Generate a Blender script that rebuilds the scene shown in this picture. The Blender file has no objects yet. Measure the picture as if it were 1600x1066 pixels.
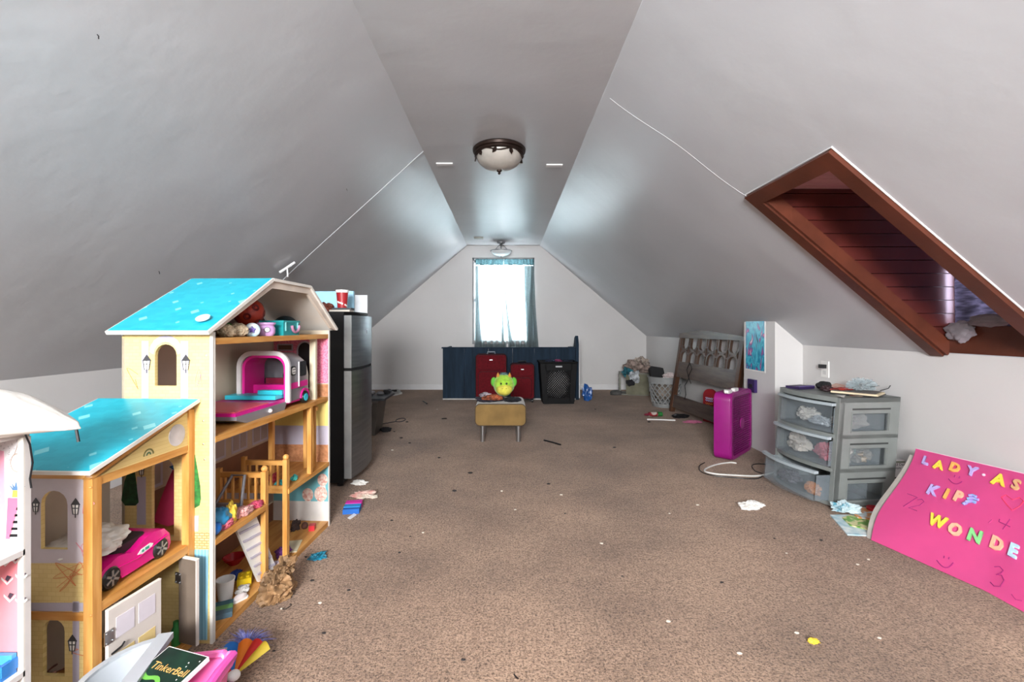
import bpy, bmesh, math, random
from mathutils import Vector, Matrix, noise
R = math.radians
random.seed(7)
# ---------------------------------------------------------------- camera, world, light
F, CX, CY, CH = 720.0, 790.0, 512.0, 1.05        # focal length (px), vanishing point, eye height
sc = bpy.context.scene
COL = sc.collection
cam = bpy.data.cameras.new('camera'); camo = bpy.data.objects.new('camera', cam); COL.objects.link(camo)
camo.location = (0, 0, CH); camo.rotation_euler = (R(90), 0, 0)
cam.sensor_width = 36.0; cam.lens = F / 1600 * 36
cam.shift_x = (800 - CX) / 1600; cam.shift_y = -(533 - CY) / 1600
cam.clip_start = 0.02
sc.camera = camo
w = bpy.data.worlds.new('daylight'); sc.world = w; w.use_nodes = True
bg = w.node_tree.nodes['Background']; bg.inputs[0].default_value = (0.80, 0.90, 1.0, 1); bg.inputs[1].default_value = 1.4
def area(name, loc, rot, sx, sy, power, col):
    l = bpy.data.lights.new(name, 'AREA'); l.shape = 'RECTANGLE'; l.size = sx; l.size_y = sy
    l.energy = power; l.color = col
    o = bpy.data.objects.new(name, l); COL.objects.link(o); o.location = loc; o.rotation_euler = rot
    return o
area('daylight_end_window', (-0.04, 8.05, 1.6), (R(-90), 0, 0), 1.0, 1.4, 120, (0.92, 0.955, 1.0))
area('rear_fill', (-0.35, -2.30, 1.78), (R(84), 0, 0), 1.15, 0.75, 255, (0.98, 0.985, 1.0))  # added fill light, stands in for flash bounced behind the camera
area('daylight_dormer', (2.62, 2.2, 1.42), (R(90), 0, R(90)), 0.45, 0.6, 14, (0.72, 0.72, 1.0))
vs = sc.view_settings; vs.view_transform = 'Standard'; vs.look = 'None'; vs.exposure = 0.8; vs.gamma = 1.0; vs.use_curve_mapping = False

# ---------------------------------------------------------------- helpers
def ray(u, v): return Vector(((u - CX) / F, 1.0, -(v - CY) / F))
def at(u, v, Y): return Vector((0, 0, CH)) + ray(u, v) * Y
def fl(u, v, z=0.0):
    Y = (CH - z) * F / (v - CY); return Vector(((u - CX) / F * Y, Y, z))
def lin(c):
    if isinstance(c, str): c = [int(c[i:i+2], 16) / 255 for i in (0, 2, 4)]
    return tuple((x / 12.92 if x <= 0.04045 else ((x + 0.055) / 1.055) ** 2.4) for x in c) + (1.0,)
MATS = {}
def mat(name, col, rough=0.6, metal=0.0, var=0.06, vs_=9.0, bump=0.0, bs=60.0, col2=None, stretch=None, alpha=1.0, trans=0.0, spec=0.5, sheen=0.0, ramp=(0.35, 0.65), coat=0.0):
    if name in MATS: return MATS[name]
    m = bpy.data.materials.new(name); m.use_nodes = True; nt = m.node_tree; N = nt.nodes; L = nt.links
    b = N['Principled BSDF']; b.inputs['Roughness'].default_value = rough; b.inputs['Metallic'].default_value = metal
    b.inputs['Alpha'].default_value = alpha; b.inputs['Specular IOR Level'].default_value = spec
    b.inputs['Sheen Weight'].default_value = sheen; b.inputs['Coat Weight'].default_value = coat
    c = lin(col); c2 = lin(col2) if col2 else tuple(x * (1 - 3 * var) for x in c[:3]) + (1,)
    tc = N.new('ShaderNodeTexCoord'); mp = N.new('ShaderNodeMapping'); L.new(tc.outputs['Object'], mp.inputs[0])
    if stretch: mp.inputs['Scale'].default_value = stretch
    nz = N.new('ShaderNodeTexNoise'); nz.inputs['Scale'].default_value = vs_; nz.inputs['Detail'].default_value = 4
    L.new(mp.outputs[0], nz.inputs['Vector'])
    cr = N.new('ShaderNodeValToRGB'); cr.color_ramp.elements[0].position = ramp[0]; cr.color_ramp.elements[1].position = ramp[1]
    cr.color_ramp.elements[0].color = c2; cr.color_ramp.elements[1].color = c
    L.new(nz.outputs['Fac'], cr.inputs[0]); L.new(cr.outputs[0], b.inputs['Base Color'])
    if bump:
        n2 = N.new('ShaderNodeTexNoise'); n2.inputs['Scale'].default_value = bs; n2.inputs['Detail'].default_value = 3
        L.new(mp.outputs[0], n2.inputs['Vector'])
        bp = N.new('ShaderNodeBump'); bp.inputs['Strength'].default_value = bump; bp.inputs['Distance'].default_value = 0.01
        L.new(n2.outputs['Fac'], bp.inputs['Height']); L.new(bp.outputs[0], b.inputs['Normal'])
    if trans:                                  # thin cloth: part of the light comes through
        tr = N.new('ShaderNodeBsdfTranslucent'); L.new(cr.outputs[0], tr.inputs[0])
        mx = N.new('ShaderNodeMixShader'); mx.inputs[0].default_value = trans
        L.new(b.outputs[0], mx.inputs[1]); L.new(tr.outputs[0], mx.inputs[2]); L.new(mx.outputs[0], N['Material Output'].inputs[0])
    MATS[name] = m; return m
def wood(name, c1, c2, axis='z', rough=0.45, sc_=6.0):
    st = {'x': (1, 9, 9), 'y': (9, 1, 9), 'z': (9, 9, 1)}[axis]
    return mat(name, c1, rough, col2=c2, stretch=st, vs_=sc_, bump=0.05, bs=12)
def brickprint(name, c1, c2, cm, scale, bw=0.5, rh=0.25, mortar=0.02, rot=None, rough=0.5):
    if name in MATS: return MATS[name]
    m = bpy.data.materials.new(name); m.use_nodes = True; nt = m.node_tree; N = nt.nodes; L = nt.links
    b = N['Principled BSDF']; b.inputs['Roughness'].default_value = rough
    tc = N.new('ShaderNodeTexCoord'); mp = N.new('ShaderNodeMapping'); L.new(tc.outputs['Object'], mp.inputs[0])
    if rot: mp.inputs['Rotation'].default_value = rot
    br = N.new('ShaderNodeTexBrick'); L.new(mp.outputs[0], br.inputs['Vector'])
    br.inputs['Color1'].default_value = lin(c1); br.inputs['Color2'].default_value = lin(c2); br.inputs['Mortar'].default_value = lin(cm)
    br.inputs['Scale'].default_value = scale; br.inputs['Brick Width'].default_value = bw; br.inputs['Row Height'].default_value = rh
    br.inputs['Mortar Size'].default_value = mortar
    L.new(br.outputs[0], b.inputs['Base Color']); MATS[name] = m; return m

MW = {}
def _link(o, parent, M):
    COL.objects.link(o)
    if parent is not None: o.parent = parent
    MW[o.name] = M
def thing(name, label, cat, loc=(0, 0, 0), rz=0.0, group=None, M=None):
    o = bpy.data.objects.new(name, None); o.empty_display_size = 0.05
    if M is None: M = Matrix.Translation(Vector(loc)) @ Matrix.Rotation(R(rz), 4, 'Z')
    _link(o, None, M); o.matrix_world = M
    tag(o, label, cat, group); return o
def tag(o, label=None, cat=None, group=None, kind=None):
    if label: o['label'] = label
    if cat: o['category'] = cat
    if group: o['group'] = group
    if kind: o['kind'] = kind
    return o
def obj(name, bm, m, parent=None, smooth=False, world=False, bev=0.0, seg=2, kind=None, label=None, M=None, ang=30):
    """links bm as one mesh object; world=True: bm is in world metres although parented"""
    if bev:
        es = [e for e in bm.edges if len(e.link_faces) == 2 and e.calc_face_angle(0) > R(ang)]
        if es: bmesh.ops.bevel(bm, geom=es, offset=bev, segments=seg, affect='EDGES', profile=0.5, clamp_overlap=True)
    if world and parent is not None: bm.transform(MW[parent.name].inverted())
    bmesh.ops.recalc_face_normals(bm, faces=bm.faces)
    me = bpy.data.meshes.new(name); bm.to_mesh(me); bm.free()
    if smooth or bev:
        for p in me.polygons: p.use_smooth = True
        try: me.set_sharp_from_angle(angle=R(38))
        except Exception: pass
    for mm in (m if isinstance(m, (list, tuple)) else [m]): me.materials.append(mm)
    o = bpy.data.objects.new(name, me)
    PM = MW[parent.name] if parent is not None else (M or Matrix())
    _link(o, parent, PM)
    if parent is None and M is not None: o.matrix_world = M
    if kind: o['kind'] = kind
    if label: o['label'] = label
    return o
def one(name, bm, m, label, cat, loc=(0, 0, 0), rz=0.0, group=None, world=False, M=None, **k):
    """a thing that is a single mesh"""
    if M is None: M = Matrix.Translation(Vector(loc)) @ Matrix.Rotation(R(rz), 4, 'Z')
    if world: bm.transform(M.inverted())
    o = obj(name, bm, m, None, M=M, **k); return tag(o, label, cat, group)
def struct(name, bm, m, parent=None, **k):
    o = obj(name, bm, m, parent, **k)
    if parent is None: o['kind'] = 'structure'
    return o
def pl(u, v, root, axis, val):
    """photo pixel -> point on the plane axis=val of root's local frame"""
    Mi = MW[root.name].inverted(); o = Mi @ Vector((0, 0, CH)); d = Mi.to_3x3() @ ray(u, v)
    return o + d * ((val - o[axis]) / d[axis])
def nb(): return bmesh.new()
def box(bm, x0, x1, y0, y1, z0, z1, M=None):
    co = [Vector((x, y, z)) for z in (z0, z1) for y in (y0, y1) for x in (x0, x1)]
    if M is not None: co = [M @ c for c in co]
    v = [bm.verts.new(c) for c in co]
    for f in ((0, 2, 3, 1), (4, 5, 7, 6), (0, 1, 5, 4), (2, 6, 7, 3), (0, 4, 6, 2), (1, 3, 7, 5)): bm.faces.new([v[i] for i in f])
    return bm
def B(x0, x1, y0, y1, z0, z1, M=None): return box(nb(), x0, x1, y0, y1, z0, z1, M)
def tube(bm, pts, r, n=8, closed=False, taper=None):
    pts = [Vector(p) for p in pts]; k = len(pts); rings = []
    up = Vector((0, 0, 1)); prev = None
    for i, p in enumerate(pts):
        a = pts[(i - 1) % k] if (closed or i > 0) else p; c = pts[(i + 1) % k] if (closed or i < k - 1) else p
        t = (c - a)
        if t.length < 1e-9: t = Vector((0, 0, 1))
        t.normalize()
        if prev is None:
            ref = up if abs(t.dot(up)) < 0.9 else Vector((1, 0, 0)); s = t.cross(ref).normalized()
        else:
            s = (prev - t * prev.dot(t))
            s = s.normalized() if s.length > 1e-6 else t.cross(Vector((1, 0, 0))).normalized()
        prev = s; q = t.cross(s)
        rr = r if taper is None else taper[i]
        rings.append([bm.verts.new(p + (s * math.cos(2 * math.pi * j / n) + q * math.sin(2 * math.pi * j / n)) * rr) for j in range(n)])
    for i in range(k if closed else k - 1):
        A = rings[i]; C = rings[(i + 1) % k]
        for j in range(n): bm.faces.new((A[j], A[(j + 1) % n], C[(j + 1) % n], C[j]))
    if not closed:
        bm.faces.new(rings[0][::-1]); bm.faces.new(rings[-1])
    return bm
def lathe(bm, prof, n=24, M=None, c=(0, 0, 0)):
    c = Vector(c); rings = []
    for r, z in prof:
        if r < 1e-5:
            p = Vector((0, 0, z)) + c; rings.append([bm.verts.new(M @ p if M else p)])
        else:
            ring = []
            for j in range(n):
                a = 2 * math.pi * j / n; p = Vector((r * math.cos(a), r * math.sin(a), z)) + c
                ring.append(bm.verts.new(M @ p if M else p))
            rings.append(ring)
    for A, C in zip(rings, rings[1:]):
        if len(A) == 1 and len(C) == 1: continue
        for j in range(n):
            k = (j + 1) % n
            if len(A) == 1: bm.faces.new((A[0], C[k], C[j]))
            elif len(C) == 1: bm.faces.new((A[j], A[k], C[0]))
            else: bm.faces.new((A[j], A[k], C[k], C[j]))
    if len(rings[0]) > 1: bm.faces.new(rings[0][::-1])
    if len(rings[-1]) > 1: bm.faces.new(rings[-1])
    return bm
def prism(bm, pts, d0, d1, plane='xz', holes=(), M=None):
    """polygon (with holes) in a coordinate plane, given thickness along the third axis"""
    def P(a, b, d):
        p = {'xz': Vector((a, d, b)), 'yz': Vector((d, a, b)), 'xy': Vector((a, b, d))}[plane]
        return M @ p if M is not None else p
    if not holes:
        A = [bm.verts.new(P(a, b, d0)) for a, b in pts]; C = [bm.verts.new(P(a, b, d1)) for a, b in pts]
        bm.faces.new(A); bm.faces.new(C[::-1]); n = len(A)
        for i in range(n): bm.faces.new((A[i], A[(i + 1) % n], C[(i + 1) % n], C[i]))
        return bm
    loops = [pts] + list(holes)
    for d in (d0, d1):
        edges = []
        for lp in loops:
            vv = [bm.verts.new(P(a, b, d)) for a, b in lp]
            edges += [bm.edges.new((vv[i], vv[(i + 1) % len(vv)])) for i in range(len(vv))]
        bmesh.ops.triangle_fill(bm, use_beauty=True, use_dissolve=False, edges=edges)
    for lp in loops:
        n = len(lp)
        A = [bm.verts.new(P(a, b, d0)) for a, b in lp]; C = [bm.verts.new(P(a, b, d1)) for a, b in lp]
        for i in range(n): bm.faces.new((A[i], A[(i + 1) % n], C[(i + 1) % n], C[i]))
    bmesh.ops.remove_doubles(bm, verts=bm.verts, dist=1e-6)
    return bm
def ball(bm, c, r, sub=3, amp=0.0, fr=3.0, seed=0, flat=None, M=None, ridge=False):
    g = bmesh.ops.create_icosphere(bm, subdivisions=sub, radius=1.0)
    c = Vector(c); r = Vector(r) if hasattr(r, '__len__') else Vector((r, r, r)); off = Vector((seed * 3.7, seed * 1.9, seed * 5.3))
    for v in g['verts']:
        d = v.co.copy(); k = 1.0
        if amp:
            n_ = noise.noise(d * fr + off) + 0.5 * noise.noise(d * fr * 2.3 + off)
            if ridge: n_ = 0.55 + 1.5 * noise.noise(d * 1.4 + off) - 2.0 * abs(noise.noise(d * fr * 1.1 + off)) - 1.1 * abs(noise.noise(d * fr * 2.4 - off))
            k += amp * n_
        p = Vector((d.x * r.x, d.y * r.y, d.z * r.z)) * k
        if flat is not None: p.z = max(p.z, -flat)
        p += c; v.co = M @ p if M is not None else p
    return bm
def sheet(bm, f, nu, nv, th=0.002):
    """surface f(a,b), a,b in 0..1, made solid"""
    V = [[bm.verts.new(f(i / nu, j / nv)) for j in range(nv + 1)] for i in range(nu + 1)]
    fs = [bm.faces.new((V[i][j], V[i + 1][j], V[i + 1][j + 1], V[i][j + 1])) for i in range(nu) for j in range(nv)]
    bmesh.ops.solidify(bm, geom=fs, thickness=th)
    return bm
def arc(cx, cy, rx, ry, a0, a1, n): return [(cx + rx * math.cos(R(a0 + (a1 - a0) * i / n)), cy + ry * math.sin(R(a0 + (a1 - a0) * i / n))) for i in range(n + 1)]
def archpoly(x0, x1, z0, z1, n=8):
    """rectangle with an arched head; z1 is the crown"""
    cx = (x0 + x1) / 2; rx = (x1 - x0) / 2; rz_ = min(rx, (z1 - z0) * 0.5)
    return [(x0, z0), (x1, z0)] + arc(cx, z1 - rz_, rx, rz_, 0, 180, n)
def rrect(x0, x1, z0, z1, r, n=5):
    return arc(x1 - r, z1 - r, r, r, 0, 90, n) + arc(x0 + r, z1 - r, r, r, 90, 180, n) + arc(x0 + r, z0 + r, r, r, 180, 270, n) + arc(x1 - r, z0 + r, r, r, 270, 360, n)
def ribbon(bm, pts, w_, d0, d1, plane='xz', M=None, closed=False):
    """a flat bar of width w_ following a 2-d polyline"""
    n = len(pts); L_, Rr = [], []
    for i in range(n):
        a = pts[(i - 1) % n] if (closed or i) else pts[0]; c = pts[(i + 1) % n] if (closed or i < n - 1) else pts[-1]
        t = Vector((c[0] - a[0], c[1] - a[1]))
        t = t.normalized() if t.length > 1e-9 else Vector((1, 0)); nn = Vector((-t.y, t.x)) * w_ / 2
        L_.append((pts[i][0] + nn.x, pts[i][1] + nn.y)); Rr.append((pts[i][0] - nn.x, pts[i][1] - nn.y))
    for i in range(n if closed else n - 1):
        k = (i + 1) % n
        prism(bm, [L_[i], L_[k], Rr[k], Rr[i]], d0, d1, plane, M=M)
    return bm
def textbm(s, size, depth, M=None, align='CENTER', bold=0.0):
    cu = bpy.data.curves.new('t', 'FONT'); cu.body = s; cu.size = size; cu.extrude = depth / 2; cu.align_x = align; cu.align_y = 'CENTER'; cu.resolution_u = 2; cu.offset = bold
    o = bpy.data.objects.new('t', cu); COL.objects.link(o)
    dg = bpy.context.evaluated_depsgraph_get(); me = bpy.data.meshes.new_from_object(o.evaluated_get(dg))
    bm = nb(); bm.from_mesh(me); bpy.data.objects.remove(o); bpy.data.curves.remove(cu); bpy.data.meshes.remove(me)
    if M is not None: bm.transform(M)
    return bm
# common materials
WHITE = mat('white_plastic', 'e9e8e4', 0.35, var=0.02)
BLACK = mat('black_plastic', '141416', 0.35, var=0.05)
PINE = wood('honey_pine_z', 'cf9a55', 'b67a36', 'z'); PINEX = wood('honey_pine_x', 'cf9a55', 'b67a36', 'x'); PINEY = wood('honey_pine_y', 'cf9a55', 'b67a36', 'y')
CHROME = mat('brushed_metal', 'b9bbbd', 0.3, metal=1.0, var=0.03)
# ================================================================ the room
YE, YB = 7.80, -2.2                 # end wall, wall behind the camera
XL, ZL = -2.57, 0.78                # left knee wall
XR, ZR = 2.38, 0.91                 # right knee wall
CL, CR, CZ = -0.65, 0.58, 2.44      # flat ceiling
TL = (CZ - ZL) / (CL - XL); TR = (CZ - ZR) / (XR - CR)
def paint(name, col, rough):
    m = bpy.data.materials.new(name); m.use_nodes = True; nt = m.node_tree; N = nt.nodes; L = nt.links
    b = N['Principled BSDF']; b.inputs['Roughness'].default_value = rough
    tc = N.new('ShaderNodeTexCoord')
    n1 = N.new('ShaderNodeTexNoise'); n1.inputs['Scale'].default_value = 1.3; n1.inputs['Detail'].default_value = 5; L.new(tc.outputs['Object'], n1.inputs['Vector'])
    cr = N.new('ShaderNodeValToRGB'); c = lin(col); cr.color_ramp.elements[0].position = 0.3; cr.color_ramp.elements[1].position = 0.7
    cr.color_ramp.elements[0].color = tuple(x * 0.93 for x in c[:3]) + (1,); cr.color_ramp.elements[1].color = c
    L.new(n1.outputs['Fac'], cr.inputs[0]); L.new(cr.outputs[0], b.inputs['Base Color'])
    n2 = N.new('ShaderNodeTexNoise'); n2.inputs['Scale'].default_value = 2.2; n2.inputs['Detail'].default_value = 6; n2.inputs['Roughness'].default_value = 0.45; L.new(tc.outputs['Object'], n2.inputs['Vector'])
    n3 = N.new('ShaderNodeTexNoise'); n3.inputs['Scale'].default_value = 22; n3.inputs['Detail'].default_value = 3; L.new(tc.outputs['Object'], n3.inputs['Vector'])
    b1 = N.new('ShaderNodeBump'); b1.inputs['Strength'].default_value = 0.35; b1.inputs['Distance'].default_value = 0.03; L.new(n2.outputs['Fac'], b1.inputs['Height'])
    b2 = N.new('ShaderNodeBump'); b2.inputs['Strength'].default_value = 0.12; b2.inputs['Distance'].default_value = 0.006; L.new(n3.outputs['Fac'], b2.inputs['Height'])
    L.new(b1.outputs[0], b2.inputs['Normal']); L.new(b2.outputs[0], b.inputs['Normal'])
    return m
WALLM = paint('wall_paint', 'd4d2d0', 0.5); CEILM = paint('ceiling_satin_paint', 'c1c4c8', 0.32)
TRIMW = mat('white_trim_paint', 'e4e4e4', 0.4, var=0.02)
def carpet():
    m = bpy.data.materials.new('worn_brown_carpet'); m.use_nodes = True; nt = m.node_tree; N = nt.nodes; L = nt.links
    b = N['Principled BSDF']; b.inputs['Roughness'].default_value = 0.95; b.inputs['Specular IOR Level'].default_value = 0.15; b.inputs['Sheen Weight'].default_value = 0.15
    tc = N.new('ShaderNodeTexCoord')
    def nz(s, d, r=0.6):
        n = N.new('ShaderNodeTexNoise'); n.inputs['Scale'].default_value = s; n.inputs['Detail'].default_value = d; n.inputs['Roughness'].default_value = r
        L.new(tc.outputs['Object'], n.inputs['Vector']); return n
    def rp(n, p0, c0, p1, c1):
        r = N.new('ShaderNodeValToRGB'); r.color_ramp.elements[0].position = p0; r.color_ramp.elements[1].position = p1
        r.color_ramp.elements[0].color = c0; r.color_ramp.elements[1].color = c1; L.new(n.outputs['Fac'], r.inputs[0]); return r
    def mul(a, c, f=1.0):
        x = N.new('ShaderNodeMixRGB'); x.blend_type = 'MULTIPLY'; x.inputs[0].default_value = f; L.new(a.outputs[0], x.inputs[1]); L.new(c.outputs[0], x.inputs[2]); return x
    base = rp(nz(1.1, 4), 0.35, lin('967d69'), 0.62, lin('b99b82'))
    stain = rp(nz(1.7, 8, 0.75), 0.30, (0.62, 0.59, 0.59, 1), 0.55, (1, 1, 1, 1))
    speck = rp(nz(120, 2, 0.85), 0.36, (0.26, 0.22, 0.20, 1), 0.54, (1.08, 1.06, 1.05, 1))
    tuft = rp(nz(42, 3, 0.85), 0.36, (0.50, 0.47, 0.45, 1), 0.56, (1, 1, 1, 1))
    o = mul(mul(mul(base, stain, 0.75), speck, 0.95), tuft, 0.7); L.new(o.outputs[0], b.inputs['Base Color'])
    bp = N.new('ShaderNodeBump'); bp.inputs['Strength'].default_value = 0.9; bp.inputs['Distance'].default_value = 0.008
    h = nz(110, 3, 0.8); L.new(h.outputs['Fac'], bp.inputs['Height']); L.new(bp.outputs[0], b.inputs['Normal'])
    return m
struct('floor', B(XL - 0.1, XR + 0.1, YB - 0.1, YE + 0.1, -0.06, 0), carpet())
def wavy(a, c, y, ax):               # hand-finished plaster crease
    return 0.006 * noise.noise(Vector((y * 1.7, ax * 5.0, 0))) + 0.003 * noise.noise(Vector((y * 6.0, ax * 9.0, 2)))
# flat ceiling
bm = nb(); n = 80
def ceil_f(a, b):
    y = YB - 0.1 + a * (YE - YB + 0.2); x = CL + b * (CR - CL)
    if b in (0.0, 1.0): x += wavy(0, 0, y, b + 1)
    return Vector((x, y, CZ))
V = [[bm.verts.new(ceil_f(i / n, j / 4)) for j in range(5)] for i in range(n + 1)]
fs = [bm.faces.new((V[i][j], V[i + 1][j], V[i + 1][j + 1], V[i][j + 1])) for i in range(n) for j in range(4)]
struct('ceiling', bm, CEILM, smooth=True)
bm = nb()                             # left slope
def slf(a, b):
    y = YB - 0.1 + a * (YE - YB + 0.2); x = CL + b * (XL - CL); z = CZ + b * (ZL - CZ)
    if b == 0: x += wavy(0, 0, y, 1)
    s = 0.05 * math.sin(math.pi * b) * math.exp(-((y - 1.8) / 2.2) ** 2)      # sagging board
    return Vector((x - s * 0.66, y, z + s * 0.76)) if 0 < b < 1 else Vector((x, y, z))
V = [[bm.verts.new(slf(i / n, j / 14)) for j in range(15)] for i in range(n + 1)]
for i in range(n):
    for j in range(14): bm.faces.new((V[i][j], V[i][j + 1], V[i + 1][j + 1], V[i + 1][j]))
struct('ceiling_left', bm, CEILM, smooth=True)
# right slope with the dormer opening
TH = math.atan(TR); cs, sn = math.cos(TH), math.sin(TH)
# slope frame: local x = room Y, local y = down the slope, local z = away from the room
MS = Matrix(((0, cs, sn, CR), (1, 0, 0, 0), (0, -sn, cs, CZ), (0, 0, 0, 1)))
SL = (XR - CR) / cs
S0 = (1.345 - CR) / cs                # outer top edge of the trim
DY0, DY1 = 1.90, 2.57                 # outer edges of the trim
TWD = 0.078
bm = nb(); segs = []
outer = [(YB - 0.1, 0.0)] + [(YB - 0.1 + (YE - YB + 0.2) * i / n, wavy(0, 0, YB - 0.1 + (YE - YB + 0.2) * i / n, 2) / cs) for i in range(1, n)] + [(YE + 0.1, 0.0), (YE + 0.1, SL), (YB - 0.1, SL)]
hole = [(DY0 + 0.03, S0 + 0.03), (DY1 - 0.03, S0 + 0.03), (DY1 - 0.03, SL - 0.002), (DY0 + 0.03, SL - 0.002)]
prism(bm, outer, 0, 0.02, 'xy', [hole], M=MS)
struct('ceiling_right', bm, CEILM)
# knee walls and end walls
struct('wall_left', B(XL - 0.08, XL, YB, YE, 0, ZL), WALLM)
struct('wall_right', B(XR, XR + 0.03, YB, YE, 0, ZR), WALLM)
WX0, WX1, WZ0, WZ1 = -0.563, 0.487, 0.80, 2.235
gable = [(XL - 0.3, 0), (XR + 0.3, 0), (XR + 0.3, ZR - 0.25), (CR, CZ + 0.02), (CL, CZ + 0.02), (XL - 0.3, ZL - 0.25)]
struct('wall_end', prism(nb(), gable, YE, YE + 0.16, 'xz', [[(WX0, WZ0), (WX1, WZ0), (WX1, WZ1), (WX0, WZ1)]]), WALLM)
struct('wall_back', prism(nb(), gable, YB - 0.16, YB, 'xz', [[(-0.95, 1.38), (0.25, 1.38), (0.25, 2.17), (-0.95, 2.17)]]), WALLM)  # opening placed to suit the rear fill light
struct('baseboard_end', B(XL, XR, YE - 0.016, YE, 0, 0.085), TRIMW, bev=0.004)
struct('baseboard_right', B(XR - 0.014, XR, 4.25, YE, 0, 0.08), TRIMW, bev=0.004)
# square chase standing out of the right knee wall
PX, PY0, PY1 = 2.157, 3.69, 4.17
def slopeZ(x): return CZ - TR * (x - CR)
bm = prism(nb(), [(PX, 0), (XR + 0.01, 0), (XR + 0.01, slopeZ(XR + 0.01)), (PX, slopeZ(PX) + 0.005)], PY0, PY1, 'xz')
struct('wall_chase', bm, WALLM)
# seams and patches of the old plaster
bm = nb()
Yl = 3.62
tube(bm, [Vector((CL + (XL - CL) * b + 0.004, Yl + 0.35 * b * b + 0.02 * math.sin(7 * b), CZ + (ZL - CZ) * b - 0.004)) for b in [i / 24 for i in range(0, 16)]], 0.003, 6)
struct('trim_1', bm, CEILM, smooth=True)
bm = nb()
tube(bm, [MS @ Vector((2.58 + 0.012 * math.sin(9 * b) + 0.15 * (1 - b), S0 * b, 0.001)) for b in [i / 20 for i in range(1, 21)]], 0.003, 6)
struct('trim_2', bm, CEILM, smooth=True)
# metal tie plates on the ceiling
def plate(u, v, label, wd=0.14, dp=0.05):
    Y = (CZ - CH) * F / (CY - v); x = (u - CX) / F * Y
    one('tie_plate', B(-wd / 2, wd / 2, -dp / 2, dp / 2, -0.010, 0), TRIMW, label, 'plate', (x, Y, CZ), group='plates on the flat ceiling', bev=0.003)
plate(695, 256, 'small white cover plate beside the left ceiling crease, level with the bowl lamp')
plate(866, 258, 'small white cover plate beside the right ceiling crease, level with the bowl lamp')
Y = (CZ - CH) * F / (CY - 371)
one('ceiling_box', B(-0.07, 0.07, -0.05, 0.05, -0.02, 0), mat('aged_grey_plastic', '9c9a90', 0.5), 'small grey rectangular box on the ceiling near the window end', 'box', ((748 - CX) / F * Y, Y, CZ), bev=0.004)
# ---------------------------------------------------------------- end window
wr = tag(bpy.data.objects.new('window_1', None), kind='structure'); M = Matrix.Translation(Vector(((WX0 + WX1) / 2, YE, WZ0)))
_link(wr, None, M); wr.matrix_world = M
WINW = mat('window_white_paint', 'dfe3e4', 0.4, var=0.02)
GREYW = mat('window_jamb_grey', '8f8f90', 0.5)
def glassmat():
    m = bpy.data.materials.new('window_glass'); m.use_nodes = True; N = m.node_tree.nodes; L = m.node_tree.links
    N.remove(N['Principled BSDF']); t = N.new('ShaderNodeBsdfTransparent'); g = N.new('ShaderNodeBsdfGlossy'); g.inputs['Roughness'].default_value = 0.03
    x = N.new('ShaderNodeMixShader'); x.inputs[0].default_value = 0.06; L.new(t.outputs[0], x.inputs[1]); L.new(g.outputs[0], x.inputs[2]); L.new(x.outputs[0], N['Material Output'].inputs[0]); return m
GLASS = glassmat()
h = (WX1 - WX0) / 2; H = WZ1 - WZ0
bm = nb()
box(bm, -h, -h + 0.03, 0.0, 0.14, 0, H); box(bm, h - 0.03, h, 0.0, 0.14, 0, H); box(bm, -h, h, 0.0, 0.14, H - 0.03, H); box(bm, -h, h, -0.03, 0.14, -0.03, 0.03)
obj('window_frame', bm, GREYW, wr)
for i, (z0, z1, y) in enumerate(((0.03, 0.74, 0.06), (0.70, H - 0.03, 0.095))):
    bm = nb(); x0, x1 = -h + 0.03, h - 0.03; s = 0.045
    box(bm, x0, x0 + s, y, y + 0.035, z0, z1); box(bm, x1 - s, x1, y, y + 0.035, z0, z1); box(bm, x0, x1, y, y + 0.035, z0, z0 + s); box(bm, x0, x1, y, y + 0.035, z1 - s, z1)
    o = obj('sash', bm, WINW, wr)
    obj('pane', B(x0 + s, x1 - s, y + 0.014, y + 0.018, z0 + s, z1 - s), GLASS, o)
bm = nb()
for (a, b_, c, d) in ((-h - 0.07, -h, -0.06, H + 0.07), (h, h + 0.07, -0.06, H + 0.07), (-h, h, H, H + 0.07)):
    box(bm, a, b_, -0.012, 0, c, d)
# unseen back window added around the rear fill light: plain frame and pane
wr2 = tag(bpy.data.objects.new('added_window_2', None), kind='structure'); M2 = Matrix.Translation(Vector((-0.35, YB, 1.38)))
_link(wr2, None, M2); wr2.matrix_world = M2
bm.free(); bm = nb()
box(bm, -0.6, -0.57, -0.08, -0.03, 0, 0.79); box(bm, 0.57, 0.6, -0.08, -0.03, 0, 0.79); box(bm, -0.6, 0.6, -0.08, -0.03, 0, 0.03); box(bm, -0.6, 0.6, -0.08, -0.03, 0.76, 0.79)
obj('window_frame', bm, WINW, wr2)
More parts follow.
